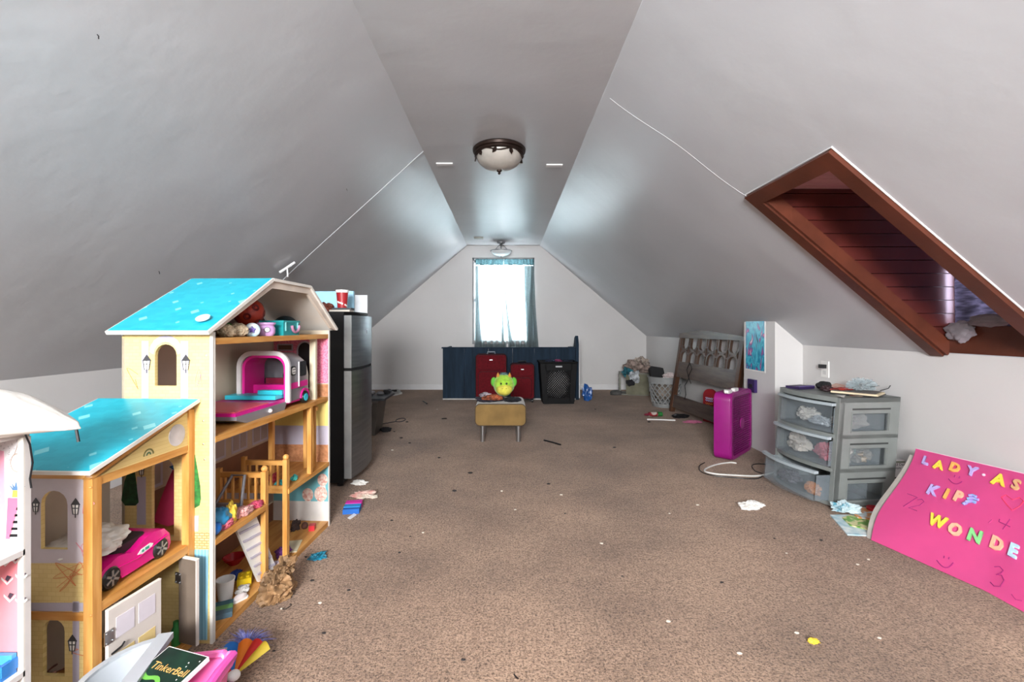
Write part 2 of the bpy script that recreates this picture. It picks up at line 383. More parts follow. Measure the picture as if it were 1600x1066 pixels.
# curtains: two sheer panels on a rod
CUR = mat('sheer_grey_green_curtain', 'b0bcbe', 0.8, var=0.04, vs_=30, trans=0.55)
CURB = mat('curtain_rod_pocket', '5d7f85', 0.8, var=0.15, vs_=40, trans=0.25)
def curtain(x0t, x1t, x0b, x1b, label, ph):
    t = thing('sheer_curtain', label, 'curtain', ((x0t + x1t) / 2, YE - 0.03, 0.70), group='sheer curtains at the end window')
    zt = WZ1 - 0.12; zb = 0.70
    def f(a, b):
        z = zt + (zb - zt) * b; g = b ** 1.6
        x = (x0t + (x1t - x0t) * a) * (1 - g) + (x0b + (x1b - x0b) * a) * g
        return Vector((x, YE - 0.035 + (0.010 + 0.010 * b) * math.sin(a * 34 + ph + 2 * b) + 0.006 * math.sin(a * 71 + ph), z))
    obj('sheer', sheet(nb(), f, 60, 20, 0.0015), CUR, t, smooth=True, world=True)
    for (fa, fb, wb, w0) in ((0.0, 0.02, 0.17, 0.10), (0.985, 0.93, 0.07, 0.03)) if ph < 1 else ((0.0, 0.02, 0.16, 0.02), (0.99, 0.97, 0.03, 0.36), (0.99, 0.80, 0.13, 0.10)):
        def ff(a, b, fa=fa, fb=fb, wb=wb, w0=w0):
            c0 = fa + (fb - fa) * b; wd_ = (w0 + wb * b ** 2.2) * (1 if fa < 0.5 else -1) * 0.9; return f(min(max(c0 + wd_ * a, 0), 1), 0.02 + 0.98 * b) + Vector((0, -0.012 - 0.03 * w0, 0))
        obj('bunched_fold', sheet(nb(), ff, 10, 20, 0.0015), CUR, t, smooth=True, world=True)
    def g_(a, b):
        return Vector((x0t + (x1t - x0t) * a, YE - 0.045 + 0.006 * math.sin(a * 60 + ph), WZ1 - 0.03 - 0.10 * b + 0.004 * math.sin(a * 20)))
    obj('rod_pocket', sheet(nb(), g_, 60, 4, 0.003), CURB, t, smooth=True, world=True)
curtain(WX0 + 0.06, -0.035, WX0 + 0.035, 0.015, 'left sheer pale green curtain panel at the end window', 0.3)
curtain(-0.03, WX1 - 0.005, 0.05, WX1 + 0.07, 'right sheer pale green curtain panel flaring over the window edge', 1.7)
bm = tube(nb(), [(WX0 + 0.01, YE - 0.02, WZ1 - 0.045), (WX1 - 0.01, YE - 0.02, WZ1 - 0.045)], 0.008, 8)
one('curtain_rod', bm, mat('dark_rod', '6f6f72', 0.4, metal=0.6), 'thin metal rod carrying the sheer curtains', 'curtain rod', (WX0, YE - 0.045, WZ1 - 0.06), world=True)
# ---------------------------------------------------------------- dormer in the right slope
BR = mat('brown_gloss_paint', '5c2f20', 0.38, var=0.10, vs_=5, bump=0.15, bs=18)
BR2 = mat('brown_plank_paint', '5a2620', 0.35, var=0.12, vs_=5, bump=0.1, bs=14)
BRL = mat('brown_jamb_paint', '5f3020', 0.4, var=0.12, vs_=6, bump=0.15, bs=20)
dr = tag(bpy.data.objects.new('trim_3', None), kind='structure'); _link(dr, None, MS.copy()); dr.matrix_world = MS
e = 0.022
obj('trim_board', B(DY0, DY1, S0, S0 + TWD, -e, 0), BR, dr, bev=0.003)
obj('trim_board', B(DY0, DY0 + TWD, S0 + TWD, SL - 0.02, -e, 0), BR, dr, bev=0.003)
obj('trim_board', B(DY1 - TWD, DY1, S0 + TWD, SL - 0.0, -e, 0), BR, dr, bev=0.003)
obj('jamb', B(DY1 - TWD - 0.02, DY1 - TWD + 0.001, S0 + TWD - 0.01, SL - 0.0, -0.012, 0.055), BRL, dr, bev=0.003)
obj('jamb', B(DY0 + TWD - 0.001, DY0 + TWD + 0.015, S0 + TWD - 0.01, SL - 0.03, -0.012, 0.055), BRL, dr, bev=0.003)
obj('jamb', B(DY0 + 0.03, DY1 - 0.03, S0 + 0.032, S0 + TWD, 0.0, 0.02), BRL, dr)
# caulk bead around the trim
bm = nb()
tube(bm, [(DY0 - 0.006, SL - 0.03, -0.001), (DY0 - 0.006, S0 - 0.006, -0.001), (DY1 + 0.006, S0 - 0.006, -0.001), (DY1 + 0.006, SL - 0.03, -0.001)], 0.0045, 6)
obj('caulk_bead', bm, TRIMW, dr)
DCZ, WXD = 1.80, 2.44
PKF = DY1 - TWD - 0.003
cr_ = tag(bpy.data.objects.new('wall_dormer', None), kind='structure'); Mc = Matrix.Translation(Vector((1.4, PKF, ZR))); _link(cr_, None, Mc); cr_.matrix_world = Mc
for side, (ya, yb) in enumerate(((PKF, PKF + 0.018), (DY0 + TWD - 0.018, DY0 + TWD + 0.0))):
    z = ZR + 0.0; k = 0
    while z < DCZ - 0.005:
        z1 = min(z + 0.072, DCZ); xa = CR + (CZ - z) / TR + 0.035; xb = CR + (CZ - z1) / TR + 0.035
        dy = 0.0015 * random.uniform(-1, 1)
        pts = [(xa, z + 0.002), (WXD, z + 0.002), (WXD, z1 - 0.002), (xb, z1 - 0.002)]
        if xa < WXD - 0.01:
            bm = prism(nb(), pts, ya + dy, yb + dy, 'xz'); obj('plank', bm, BR2, cr_, world=True, bev=0.0015, seg=1)
        z = z1; k += 1
    bm = prism(nb(), [(CR + (CZ - ZR) / TR + 0.04, ZR), (WXD + 0.02, ZR), (WXD + 0.02, DCZ + 0.02), (CR + (CZ - DCZ) / TR + 0.06, DCZ + 0.02)], (yb if side == 0 else ya - 0.012) + 0.003 * (1 if side == 0 else -1), (yb + 0.015 if side == 0 else ya) + 0.003 * (1 if side == 0 else -1), 'xz')
    obj('sheathing', bm, BR2, cr_, world=True)
PK = brickprint('dormer_ceiling_boards', 'c98f94', 'c08489', '8d5a60', 1.0, 60.0, 0.055, 0.003)
DPK = mat('dusty_pink_paint', 'c79a9c', 0.5, var=0.03); cdm = struct('ceiling_dormer', B(1.36, WXD + 0.03, DY0, DY1, DCZ + 0.01, DCZ + 0.02), DPK)
for i in range(9): obj('board', B(1.37, WXD + 0.02, DY0 + 0.075 + i * 0.058, DY0 + 0.13 + i * 0.058, DCZ, DCZ + 0.012), DPK, cdm, bev=0.002, seg=1)
wr3 = tag(bpy.data.objects.new('window_3', None), kind='structure'); M3 = Matrix.Translation(Vector((WXD, 2.235, ZR))); _link(wr3, None, M3); wr3.matrix_world = M3
y0, y1 = DY0 + TWD, PKF
bm = nb(); box(bm, WXD, WXD + 0.04, y0, y1, ZR - 0.01, 1.07); box(bm, WXD, WXD + 0.04, y0, y1, 1.74, DCZ); box(bm, WXD, WXD + 0.04, y0, y0 + 0.03, 1.07, 1.74); box(bm, WXD, WXD + 0.04, y1 - 0.03, y1, 1.07, 1.74)
obj('window_frame', bm, BR, wr3, world=True)
obj('sill', B(WXD - 0.045, WXD + 0.02, y0, y1, 1.055, 1.075), BR, wr3, world=True, bev=0.003)
bm = nb(); box(bm, WXD + 0.01, WXD + 0.03, y0 + 0.03, y1 - 0.03, 1.39, 1.42)
o = obj('sash', bm, WINW, wr3, world=True)
obj('pane', B(WXD + 0.02, WXD + 0.023, y0 + 0.03, y1 - 0.03, 1.07, 1.74), GLASS, wr3, world=True)
obj('apron', B(XR + 0.001, XR + 0.02, y0 - 0.02, y1, ZR - 0.004, 1.055), BR, wr3, world=True)
DCUR = mat('dusky_purple_curtain', '5f5a68', 0.85, var=0.25, vs_=14, trans=0.35, stretch=(1, 1, 5))
def f(a, b):
    z = 1.74 - b * (0.69 + 0.012 * math.sin(a * 9)); y = y0 + 0.01 + (y1 - y0 - 0.035) * a
    return Vector((WXD - 0.05 + 0.012 * math.sin(a * 26) + 0.01 * b * math.sin(a * 11 + 1) + 0.01 * b * b, y, z))
one('dormer_curtain', sheet(nb(), f, 48, 16, 0.002), DCUR, 'dusky purple checked curtain hanging inside the brown dormer', 'curtain', (WXD - 0.05, 2.2, 1.09), world=True, smooth=True)
bm = nb(); c = at(1518, 515, 2.36)
ball(bm, (2.362, 2.40, 1.03), (0.018, 0.075, 0.05), 4, 0.4, 2.2, 5); ball(bm, (2.362, 2.25, 1.085), (0.018, 0.10, 0.03), 4, 0.3, 2.2, 6)
one('cushion', bm, mat('grey_white_cotton', '8d878d', 0.9, var=0.1), 'pale cushion corner stuffed under the dormer curtain', 'cushion', (2.385, 2.395, 1.0), world=True, smooth=True)
# ================================================================ ceiling lamps
BRZ = mat('dark_bronze', '3a2c26', 0.4, metal=0.6, var=0.1)
ALAB = mat('alabaster_glass', 'b3aea6', 0.3, var=0.06, vs_=12)
Y1 = (CZ - CH) * F / (CY - 232.0); t = thing('bowl_lamp', 'flush bowl ceiling lamp with bronze leaf rim and alabaster glass', 'ceiling lamp', ((780 - CX) / F * Y1, Y1, CZ))
lathe_p = [(0.0, 0.0), (0.195, 0.0), (0.205, -0.012), (0.203, -0.03), (0.19, -0.034), (0.192, -0.05), (0.182, -0.056), (0.0, -0.05)]
obj('rim', lathe(nb(), lathe_p, 40), BRZ, t, smooth=True)
obj('glass_bowl', lathe(nb(), [(0.178 * math.cos(R(a)), -0.056 - 0.115 * math.sin(R(a))) for a in range(0, 91, 9)], 40), ALAB, t, smooth=True)
o = obj('finial', lathe(nb(), [(0.0, -0.165), (0.022, -0.168), (0.018, -0.18), (0.008, -0.186), (0.012, -0.196), (0.0, -0.206)], 14), BRZ, t, smooth=True)
for i in range(9):                    # cast leaves and vine round the rim
    a = 2 * math.pi * i / 9 + 0.35; Ml = Matrix.Rotation(a, 4, 'Z') @ Matrix.Translation((0.181, 0, -0.075)) @ Matrix.Rotation(R(-12), 4, 'Y') @ Matrix.Rotation(R((i % 3 - 1) * 35), 4, 'X')
    bm = prism(nb(), [(0, 0.024), (0.013, 0.01), (0.015, -0.006), (0, -0.028), (-0.015, -0.006), (-0.013, 0.01)], -0.003, 0.004, 'yz', M=Ml)
    obj('leaf', bm, BRZ, t)
bm = tube(nb(), [Vector((0.187 * math.cos(a), 0.187 * math.sin(a), -0.066 + 0.012 * math.sin(5 * a))) for a in [2 * math.pi * i / 60 for i in range(60)]], 0.005, 6, closed=True)
obj('vine', bm, BRZ, t, smooth=True)
Y2 = 7.50; t = thing('semi_flush_lamp', 'small hanging bowl lamp with white glass in front of the window', 'ceiling lamp', ((783 - CX) / F * Y2, Y2, CZ))
NIC = mat('satin_nickel', '8d8f92', 0.35, metal=0.8)
obj('canopy', lathe(nb(), [(0, 0), (0.065, 0), (0.06, -0.02), (0.02, -0.03), (0, -0.03)], 24), NIC, t, smooth=True)
bm = tube(nb(), [(0, 0, -0.03), (0, 0, -0.19)], 0.007, 8); obj('stem', bm, NIC, t, smooth=True)
for i in range(3):
    a = 2 * math.pi * i / 3 + 0.5; bm = tube(nb(), [(0.01 * math.cos(a), 0.01 * math.sin(a), -0.03), (0.07 * math.cos(a), 0.07 * math.sin(a), -0.07), (0.15 * math.cos(a), 0.15 * math.sin(a), -0.145)], 0.005, 6); obj('arm', bm, NIC, t, smooth=True)
obj('glass_bowl', lathe(nb(), [(0.17, -0.14)] + [(0.165 * math.cos(R(a)), -0.145 - 0.085 * math.sin(R(a))) for a in range(0, 91, 10)], 32), mat('white_lamp_glass', 'eceff0', 0.3, var=0.01), t, smooth=True)
obj('rim', lathe(nb(), [(0.168, -0.150), (0.178, -0.147), (0.178, -0.138), (0.168, -0.136)], 32), NIC, t, smooth=True)
obj('finial', lathe(nb(), [(0, -0.228), (0.012, -0.232), (0.006, -0.245), (0, -0.25)], 10), NIC, t, smooth=True)

# hooks and nails left in the left slope
def onleft(u, v):
    d = ray(u, v); # plane z = CZ + TL*(x-CL)
    Y = (CZ - TL * CL - CH) / (d.z - TL * d.x); return Vector((0, 0, CH)) + d * Y
nl = Vector((TL, 0, -1)).normalized()
p = onleft(448, 417); bm = nb(); q = onleft(436, 425); r_ = onleft(460, 409)
tube(bm, [q + nl * 0.006, r_ + nl * 0.006], 0.010, 6); tube(bm, [p + nl * 0.006, p + nl * 0.012 + Vector((0, 0, -0.07))], 0.006, 6)
one('ceiling_hook', bm, TRIMW, 'small white metal hook bar on the sloped ceiling above the dollhouse', 'hook', p, world=True, smooth=True)
for (u, v, nlab) in ((248, 424, 'bent nail in the slope just above the turquoise dollhouse roof'), (541, 295, 'tiny nail in the left slope beside the plaster seam'), (152, 54, 'tiny lone nail high up on the left slope')):
    p = onleft(u, v); bm = nb(); tube(bm, [p, p + nl * 0.006, p + nl * 0.007 + Vector((0.003, -0.004, -0.010))], 0.0016, 6)
    one('nail', bm, BLACK, nlab, 'nail', p, group='nails in the left slope', world=True)

# ================================================================ blue half wall in front of the window
NAVY = mat('navy_painted_boards', '1f3142', 0.75, spec=0.2, var=0.13, vs_=3, stretch=(8, 8, 1), bump=0.08, bs=10)
t = thing('stair_half_wall', 'dark blue painted board half wall in front of the window', 'half wall', (0.07, 6.72, 0))
xs = [-0.915, -0.60, -0.25, 0.10, 0.42, 0.74, 1.02]
for a, b_ in zip(xs, xs[1:]): obj('board', B(a + 0.0015, b_ - 0.0015, 6.70, 6.725, 0.02, 0.745), NAVY, t, world=True, bev=0.002, seg=1)
obj('cap', B(-0.93, 1.03, 6.685, 6.75, 0.745, 0.765), NAVY, t, world=True, bev=0.004)
obj('base_rail', B(-0.915, 1.02, 6.702, 6.74, 0.0, 0.02), mat('chipped_white', 'b9b8b4', 0.6), t, world=True)
obj('return_panel', B(-0.915, -0.885, 6.727, 7.60, 0.0, 0.745), NAVY, t, world=True)
bm = prism(nb(), [(6.69, 0.0), (7.55, 0.0), (7.55, 0.74), (6.95, 0.76), (6.86, 0.90), (6.76, 0.93), (6.69, 0.80)], 1.022, 1.065, 'yz')
obj('end_panel', bm, NAVY, t, world=True, bev=0.004)
bm = prism(nb(), [(6.73, 0.02), (7.56, 0.02), (7.56, 0.76), (6.96, 0.78), (6.88, 0.91), (6.78, 0.935)], 1.066, 1.085, 'yz')
obj('end_panel_back', bm, TRIMW, t, world=True)

# ================================================================ suitcases
RED = mat('red_suitcase_fabric', '660a17', 0.8, spec=0.2, var=0.10, vs_=40, bump=0.1, bs=300); PIP = mat('black_piping', '1d1518', 0.5); 
def suitcase(x0, x1, y0, hgt, label, group):
    wd = x1 - x0; t = thing('suitcase', label, 'suitcase', ((x0 + x1) / 2, y0, 0), group=group); h = wd / 2
    obj('body', prism(nb(), rrect(-h, h, 0.045, hgt, 0.045), 0, 0.17, 'xz'), RED, t, bev=0.006)
    obj('edge_piping', tube(nb(), [(a, 0.004, b) for a, b in rrect(-h + 0.004, h - 0.004, 0.05, hgt - 0.004, 0.042)], 0.007, 6, closed=True), PIP, t, smooth=True)
    zs = 0.045 + (hgt - 0.045) * 0.64
    p = obj('front_pocket', prism(nb(), rrect(-h + 0.045, h - 0.045, 0.075, zs - 0.02, 0.05), -0.028, 0.001, 'xz'), RED, t, bev=0.008)
    obj('pocket_zip', tube(nb(), [(a, -0.022, b) for a, b in rrect(-h + 0.045, h - 0.045, 0.075, zs - 0.02, 0.05)], 0.006, 6, closed=True), PIP, p, smooth=True)
    q = obj('top_pocket', prism(nb(), rrect(-h + 0.025, h - 0.025, zs + 0.01, hgt - 0.02, 0.05), -0.016, 0.001, 'xz'), RED, t, bev=0.006)
    obj('pocket_zip', tube(nb(), [(a, -0.010, b) for a, b in rrect(-h + 0.025, h - 0.025, zs + 0.01, hgt - 0.02, 0.05)], 0.004, 6, closed=True), PIP, q, smooth=True)
    obj('badge', B(-0.02, 0.02, -0.021, -0.015, hgt - 0.085, hgt - 0.075), CHROME, t)
    obj('handle', tube(nb(), [(-0.055, 0.08, hgt - 0.002), (-0.05, 0.08, hgt + 0.028), (0.05, 0.08, hgt + 0.028), (0.055, 0.08, hgt - 0.002)], 0.009, 8), mat('grey_handle', '7e868a' if wd > .4 else '23262b', 0.4) if False else (mat('grey_grip', '87909a', 0.4) if wd > 0.4 else BLACK), t, smooth=True)
    for s in (-1, 1):
        obj('wheel', lathe(nb(), [(0, -0.012), (0.024, -0.012), (0.024, 0.012), (0, 0.012)], 14, M=Matrix.Translation((s * (h - 0.03), 0.02, 0.024)) @ Matrix.Rotation(R(90), 4, 'Y')), BLACK, t, smooth=True)
        obj('foot', B(s * (h - 0.045) - 0.02, s * (h - 0.045) + 0.02, 0.10, 0.15, 0, 0.05), BLACK, t)
suitcase(-0.425, 0.015, 6.49, 0.675, 'large red fabric suitcase with grey top handle', 'red suitcases by the blue half wall')
suitcase(0.065, 0.405, 6.45, 0.545, 'small red fabric suitcase with black top handle', 'red suitcases by the blue half wall')

# ================================================================ laundry hampers
def lattice_plane(bm, x0, x1, z0, z1, step, wd, y0, y1, taper):
    """crossed diagonal bars filling a rectangle, with taper(x,z)->x"""
    W = x1 - x0; H = z1 - z0
    for sgn in (1, -1):
        k = -H
        while k < W:
            pts = []
            for (xa, za) in ((k, 0), (k + H, H)):
                pass
            a0 = max(0, -k); a1 = min(H, W - k)
            if a1 - a0 > step * 0.4:
                P0 = (k + a0, a0); P1 = (k + a1, a1)
                def m_(p):
                    xx = x0 + p[0] if sgn > 0 else x1 - p[0]; return (taper(xx, z0 + p[1]), z0 + p[1])
                ribbon(bm, [m_(P0), m_(P1)], wd, y0, y1)
            k += step
HB = mat('black_hamper_plastic', '0a0a0c', 0.6, spec=0.2, var=0.05)
t = thing('laundry_hamper', 'tall black plastic laundry hamper with perforated front', 'hamper', ((873 - CX) / F * 6.33, 6.33, 0), rz=2)
W = 0.25; Hh = 0.57
tp = lambda x, z: x * (0.84 + 0.16 * z / Hh)
bm = prism(nb(), [(-0.21, 0), (0.21, 0), (0.215, 0.05), (-0.215, 0.05)], 0.0, 0.30, 'xz'); obj('base', bm, HB, t, bev=0.01)
bm = nb()
for s in (-1, 1): prism(bm, [(tp(s * W, 0.03), 0.03), (tp(s * (W - 0.075), 0.03), 0.03), (tp(s * (W - 0.075), Hh), Hh), (tp(s * W, Hh), Hh)], -0.012, 0.004, 'xz')
prism(bm, [(tp(-0.19, 0.03), 0.03), (tp(0.19, 0.03), 0.03), (tp(0.19, 0.08), 0.08), (tp(-0.19, 0.08), 0.08)], -0.012, 0.004, 'xz')
prism(bm, [(tp(-0.19, 0.46), 0.46), (tp(0.19, 0.46), 0.46), (tp(0.19, Hh), Hh), (tp(-0.19, Hh), Hh)], -0.012, 0.004, 'xz')
obj('front_frame', bm, HB, t)
bm = nb(); lattice_plane(bm, -0.178, 0.178, 0.08, 0.46, 0.034, 0.012, -0.008, 0.0, tp); obj('front_lattice', bm, HB, t, kind='stuff')
for s in (-1, 1):
    M_ = Matrix.Translation((s * 0.21, 0, 0)) @ Matrix.Rotation(R(s * 4), 4, 'Y')
    obj('side_panel', B(-0.006, 0.006, 0.0, 0.30, 0.03, Hh, M_), HB, t)
obj('back_panel', prism(nb(), [(-0.21, 0.03), (0.21, 0.03), (0.25, Hh), (-0.25, Hh)], 0.294, 0.304, 'xz'), HB, t)
obj('rim', tube(nb(), [(a, b, Hh) for a, b in [(-0.255, -0.015), (0.255, -0.015), (0.26, 0.31), (-0.26, 0.31)]], 0.014, 8, closed=True), HB, t, smooth=True)
obj('brand_plate', B(-0.045, 0.045, -0.016, -0.012, 0.505, 0.525), mat('grey_plate', 'b6b8ba', 0.4), t)
hx, hy = MW['laundry_hamper'].translation.x, 6.33
one('white_laundry', ball(nb(), (0, 0.0, 0), (0.165, 0.11, 0.19), 4, 0.25, 2.5, 3), mat('white_cotton', 'd9d8d4', 0.9), 'white laundry packed inside the black hamper', 'laundry', (hx + 0.0, hy + 0.15, 0.26), smooth=True)
for i, (dx, dy, dz, rx, col, lab) in enumerate(((-0.10, 0.13, 0.53, (0.13, 0.12, 0.075), '1d2b45', 'crumpled navy garment on the top of the black hamper'), (0.12, 0.14, 0.53, (0.12, 0.12, 0.06), '16233a', 'dark folded garment hanging over the black hamper rim'), (0.0, 0.10, 0.58, (0.05, 0.05, 0.03), '8a3a62', 'small mauve garment between the dark clothes on the hamper'))):
    one('garment', ball(nb(), (0, 0, 0), rx, 4, 0.35, 2.6, i + 11, ridge=True), mat('garment_' + col, col, 0.9, var=0.2), lab, 'clothes', (hx + dx, hy + dy, dz), smooth=True)
p = fl(909, 612); bm = ball(nb(), (0, 0, 0.1), (0.07, 0.06, 0.13), 4, 0.3, 2.5, 21, flat=0.1, ridge=True)
one('blue_bag', bm, mat('blue_film', '2a62ad', 0.3, var=0.15), 'crumpled blue plastic bag beside the black hamper', 'bag', (1.17, 6.62, 0.0), smooth=True)

# grey lattice basket behind the headboard
GB = mat('grey_basket_plastic', '8f9190', 0.45, var=0.05)
t = thing('lattice_basket', 'round grey lattice laundry basket behind the headboard post', 'laundry basket', (2.135, 6.16, 0)); R0, R1, BH = 0.165, 0.215, 0.40
obj('base', lathe(nb(), [(0, 0.0), (R0, 0.0), (R0 + 0.006, 0.05), (R0, 0.05), (R0 - 0.004, 0.01), (0, 0.01)], 32), GB, t, smooth=True)
bm = nb()
for sgn in (1, -1):
    for k in range(18):
        a0 = 2 * math.pi * k / 18; pts = []
        for j in range(7):
            f_ = j / 6; a = a0 + sgn * f_ * 1.15; r = R0 + (R1 - R0) * (0.12 + 0.76 * f_); pts.append((r * math.cos(a), r * math.sin(a), 0.05 + 0.27 * f_))
        tube(bm, pts, 0.0075, 4)
obj('lattice', bm, GB, t, kind='stuff')
obj('rim', lathe(nb(), [(R1 - 0.008, 0.315), (R1 + 0.002, 0.315), (R1 + 0.006, 0.385), (R1 + 0.02, 0.39), (R1 + 0.02, BH), (R1 - 0.004, BH), (R1 - 0.008, 0.315)], 32), GB, t, smooth=True)
one('white_linen', ball(nb(), (0, 0, 0), (0.15, 0.15, 0.13), 4, 0.18, 2.2, 4), mat('cream_cotton', '96897c', 0.9, var=0.15), 'beige linen packed in the grey lattice basket', 'laundry', (2.135, 6.16, 0.21), smooth=True)
one('padded_bag', prism(nb(), [(-0.085, 0), (0.09, 0), (0.10, 0.05), (0.07, 0.16), (-0.06, 0.18), (-0.10, 0.14)], -0.05, 0.05, 'xz'), mat('black_fabric', '18181a', 0.8), 'black padded bag standing in the grey lattice basket', 'bag', (2.05, 6.25, 0.345), bev=0.02, smooth=True)
one('pale_garment', ball(nb(), (0, 0, 0), (0.09, 0.08, 0.045), 4, 0.4, 2.5, 9, ridge=True), mat('pale_pink_cotton', 'd3c4c2', 0.9), 'pale pink garment lying on the lattice basket rim', 'clothes', (2.17, 6.06, 0.40), smooth=True)
# basket with heaped clothes in the corner
GB2 = mat('olive_grey_plastic', '77786c', 0.5, var=0.08)
t = thing('slatted_basket', 'low grey slatted laundry basket heaped with clothes in the corner', 'laundry basket', (2.02, 7.28, 0), rz=-12)
bm = nb(); box(bm, -0.22, 0.22, -0.15, 0.15, 0, 0.02); obj('base', bm, GB2, t)
for i in range(4): obj('slat', B(-0.226, -0.214, -0.15, 0.15, 0.03 + i * 0.075, 0.08 + i * 0.075), GB2, t)
obj('front_panel', prism(nb(), rrect(-0.12, 0.22, 0.01, 0.33, 0.03), -0.156, -0.146, 'xz'), mat('khaki_fabric', '7c7a66', 0.9, var=0.1), t)
for s in (-1, 1):
    for k in (-1, 1): obj('corner_post', B(s * 0.21 - 0.012, s * 0.21 + 0.012, k * 0.14 - 0.012, k * 0.14 + 0.012, 0, 0.34), GB2, t)
obj('rim', tube(nb(), [(-0.22, -0.15, 0.335), (0.22, -0.15, 0.335), (0.22, 0.15, 0.335), (-0.22, 0.15, 0.335)], 0.011, 8, closed=True), GB2, t, smooth=True)
for i, (dx, dy, z, rx, col, lab) in enumerate((
        (0.06, 0.02, 0.40, (0.20, 0.15, 0.13), 'a9958b', 'heap of patterned pinkish clothes on the corner basket'),
        (0.12, 0.03, 0.50, (0.11, 0.10, 0.08), 'c4b5a8', 'pale top garment of the corner clothes heap'),
        (-0.13, -0.10, 0.36, (0.07, 0.07, 0.07), '2f7c8c', 'teal garment tucked at the side of the corner basket'),
        (-0.04, -0.175, 0.29, (0.08, 0.035, 0.09), 'd5dbe0', 'white cloth hanging over the front of the corner basket'),
        (-0.10, -0.185, 0.20, (0.06, 0.03, 0.05), '26262c', 'black cloth hanging low on the front of the corner basket'))):
    one('garment', ball(nb(), (0, 0, 0), rx, 4, 0.35, 2.8, i + 31, ridge=True), mat('garment_' + col, col, 0.9, var=0.25, vs_=18), lab, 'clothes', (2.02 + dx, 7.28 + dy, z), smooth=True)
one('shoe', ball(nb(), (0, 0, 0.03), (0.09, 0.045, 0.05), 3, 0.2, 2, 41, flat=0.03), mat('grey_shoe', '5a5a58', 0.8, var=0.2), 'grey shoe beside the heaped corner basket', 'shoe', (1.72, 7.18, 0), smooth=True)

# ================================================================ headboard leaning in the bay
WD = wood('walnut_veneer_x', '5f5148', '42362f', 'x', 0.32, 4.0); WDZ = wood('walnut_post', '5a3a26', '3c2415', 'z', 0.4, 5.0)
MH = Matrix.Translation((2.075, 5.80, 0)) @ Matrix.Rotation(R(-84.8), 4, 'Z') @ Matrix.Rotation(R(-8.6), 4, 'X')
t = thing('headboard', 'dark walnut headboard with arched fretwork leaning against the wall', 'headboard', M=MH); HW = 1.34
for s in (0.0, HW - 0.055): obj('post', B(s, s + 0.055, -0.02, 0.03, 0.0, 0.985), WDZ, t, bev=0.005)
obj('top_rail', prism(nb(), [(-0.01, 0.93), (HW + 0.01, 0.93), (HW + 0.01, 0.985), (HW / 2, 1.045), (-0.01, 0.985)], -0.025, 0.03, 'xz'), WD, t, bev=0.004)
obj('middle_panel', B(0.05, HW - 0.05, -0.012, 0.012, 0.44, 0.635), WD, t, bev=0.003)
obj('lower_rail', B(0.05, HW - 0.05, -0.012, 0.012, 0.06, 0.215), WD, t, bev=0.003)
FR = wood('walnut_fret', '59463b', '3a2a20', 'z', 0.35, 5.0); nf = 6; wf = (HW - 0.11) / nf
for i in range(nf):
    cx = 0.055 + wf * (i + 0.5); rr = wf * 0.40
    up = [(cx - rr, 0.935)] + arc(cx, 0.84, rr, 0.055, 180, 360, 12) + [(cx + rr, 0.935)]
    obj('fret_loop', ribbon(nb(), up, 0.022, -0.014, 0.014), FR, t)
    dn = [(cx - rr, 0.63)] + arc(cx, 0.70, rr, 0.075, 180, 0, 12) + [(cx + rr, 0.63)]
    obj('fret_arch', ribbon(nb(), dn, 0.022, -0.014, 0.014), FR, t)
for i in range(nf + 1):
    cx = 0.055 + wf * i; cx = min(max(cx, 0.075), HW - 0.075)
    obj('fret_lens', ribbon(nb(), arc(cx, 0.785, 0.028, 0.05, 0, 360, 16)[:-1], 0.014, -0.014, 0.014, closed=True), FR, t)
bm = nb(); tube(bm, [(0.34, -0.016, 0.64), (0.30, -0.02, 0.55), (0.38, -0.02, 0.45), (0.31, -0.02, 0.36), (0.36, -0.018, 0.26), (0.35, -0.018, 0.20)], 0.0045, 6); tube(bm, [(0.34, -0.016, 0.64), (0.42, -0.02, 0.57), (0.36, -0.02, 0.47), (0.45, -0.02, 0.40)], 0.0045, 6)
one('black_cable', bm, BLACK, 'black cable dangling over the headboard panel', 'cable', M=MH.copy(), smooth=True)
# round-topped red boxes standing behind the headboard rail
for i, (u, lab) in enumerate(((1110, 'red round topped box with printed lettering behind the headboard rail'), (1129, 'plain dark red round topped box next to the magenta fan'))):
    Y_ = 2.27 * F / (u - CX); Mh = Matrix.Translation((2.27, Y_, 0)) @ Matrix.Rotation(R(-66), 4, 'Z')
    t = thing('round_top_box', lab, 'box', M=Mh)
    obj('shell', prism(nb(), archpoly(-0.085, 0.085, 0, 0.37, 12), -0.018, 0.018, 'xz'), mat('red_box_card', '8e1a22', 0.4, var=0.05) if i == 0 else mat('dark_red_card', '6f1526', 0.4), t, bev=0.003)
    if i == 0:
        for k, (z, c_) in enumerate(((0.265, 'b9c4e0'), (0.24, '9fb0de'), (0.205, 'd98a4a'))):
            bm = ribbon(nb(), [(-0.05 + 0.1 * j / 14, z + 0.010 * math.sin(j * 1.9)) for j in range(15)], 0.007, -0.021, -0.018)
            obj('printed_lettering', bm, mat('print_' + c_, c_, 0.5), t)
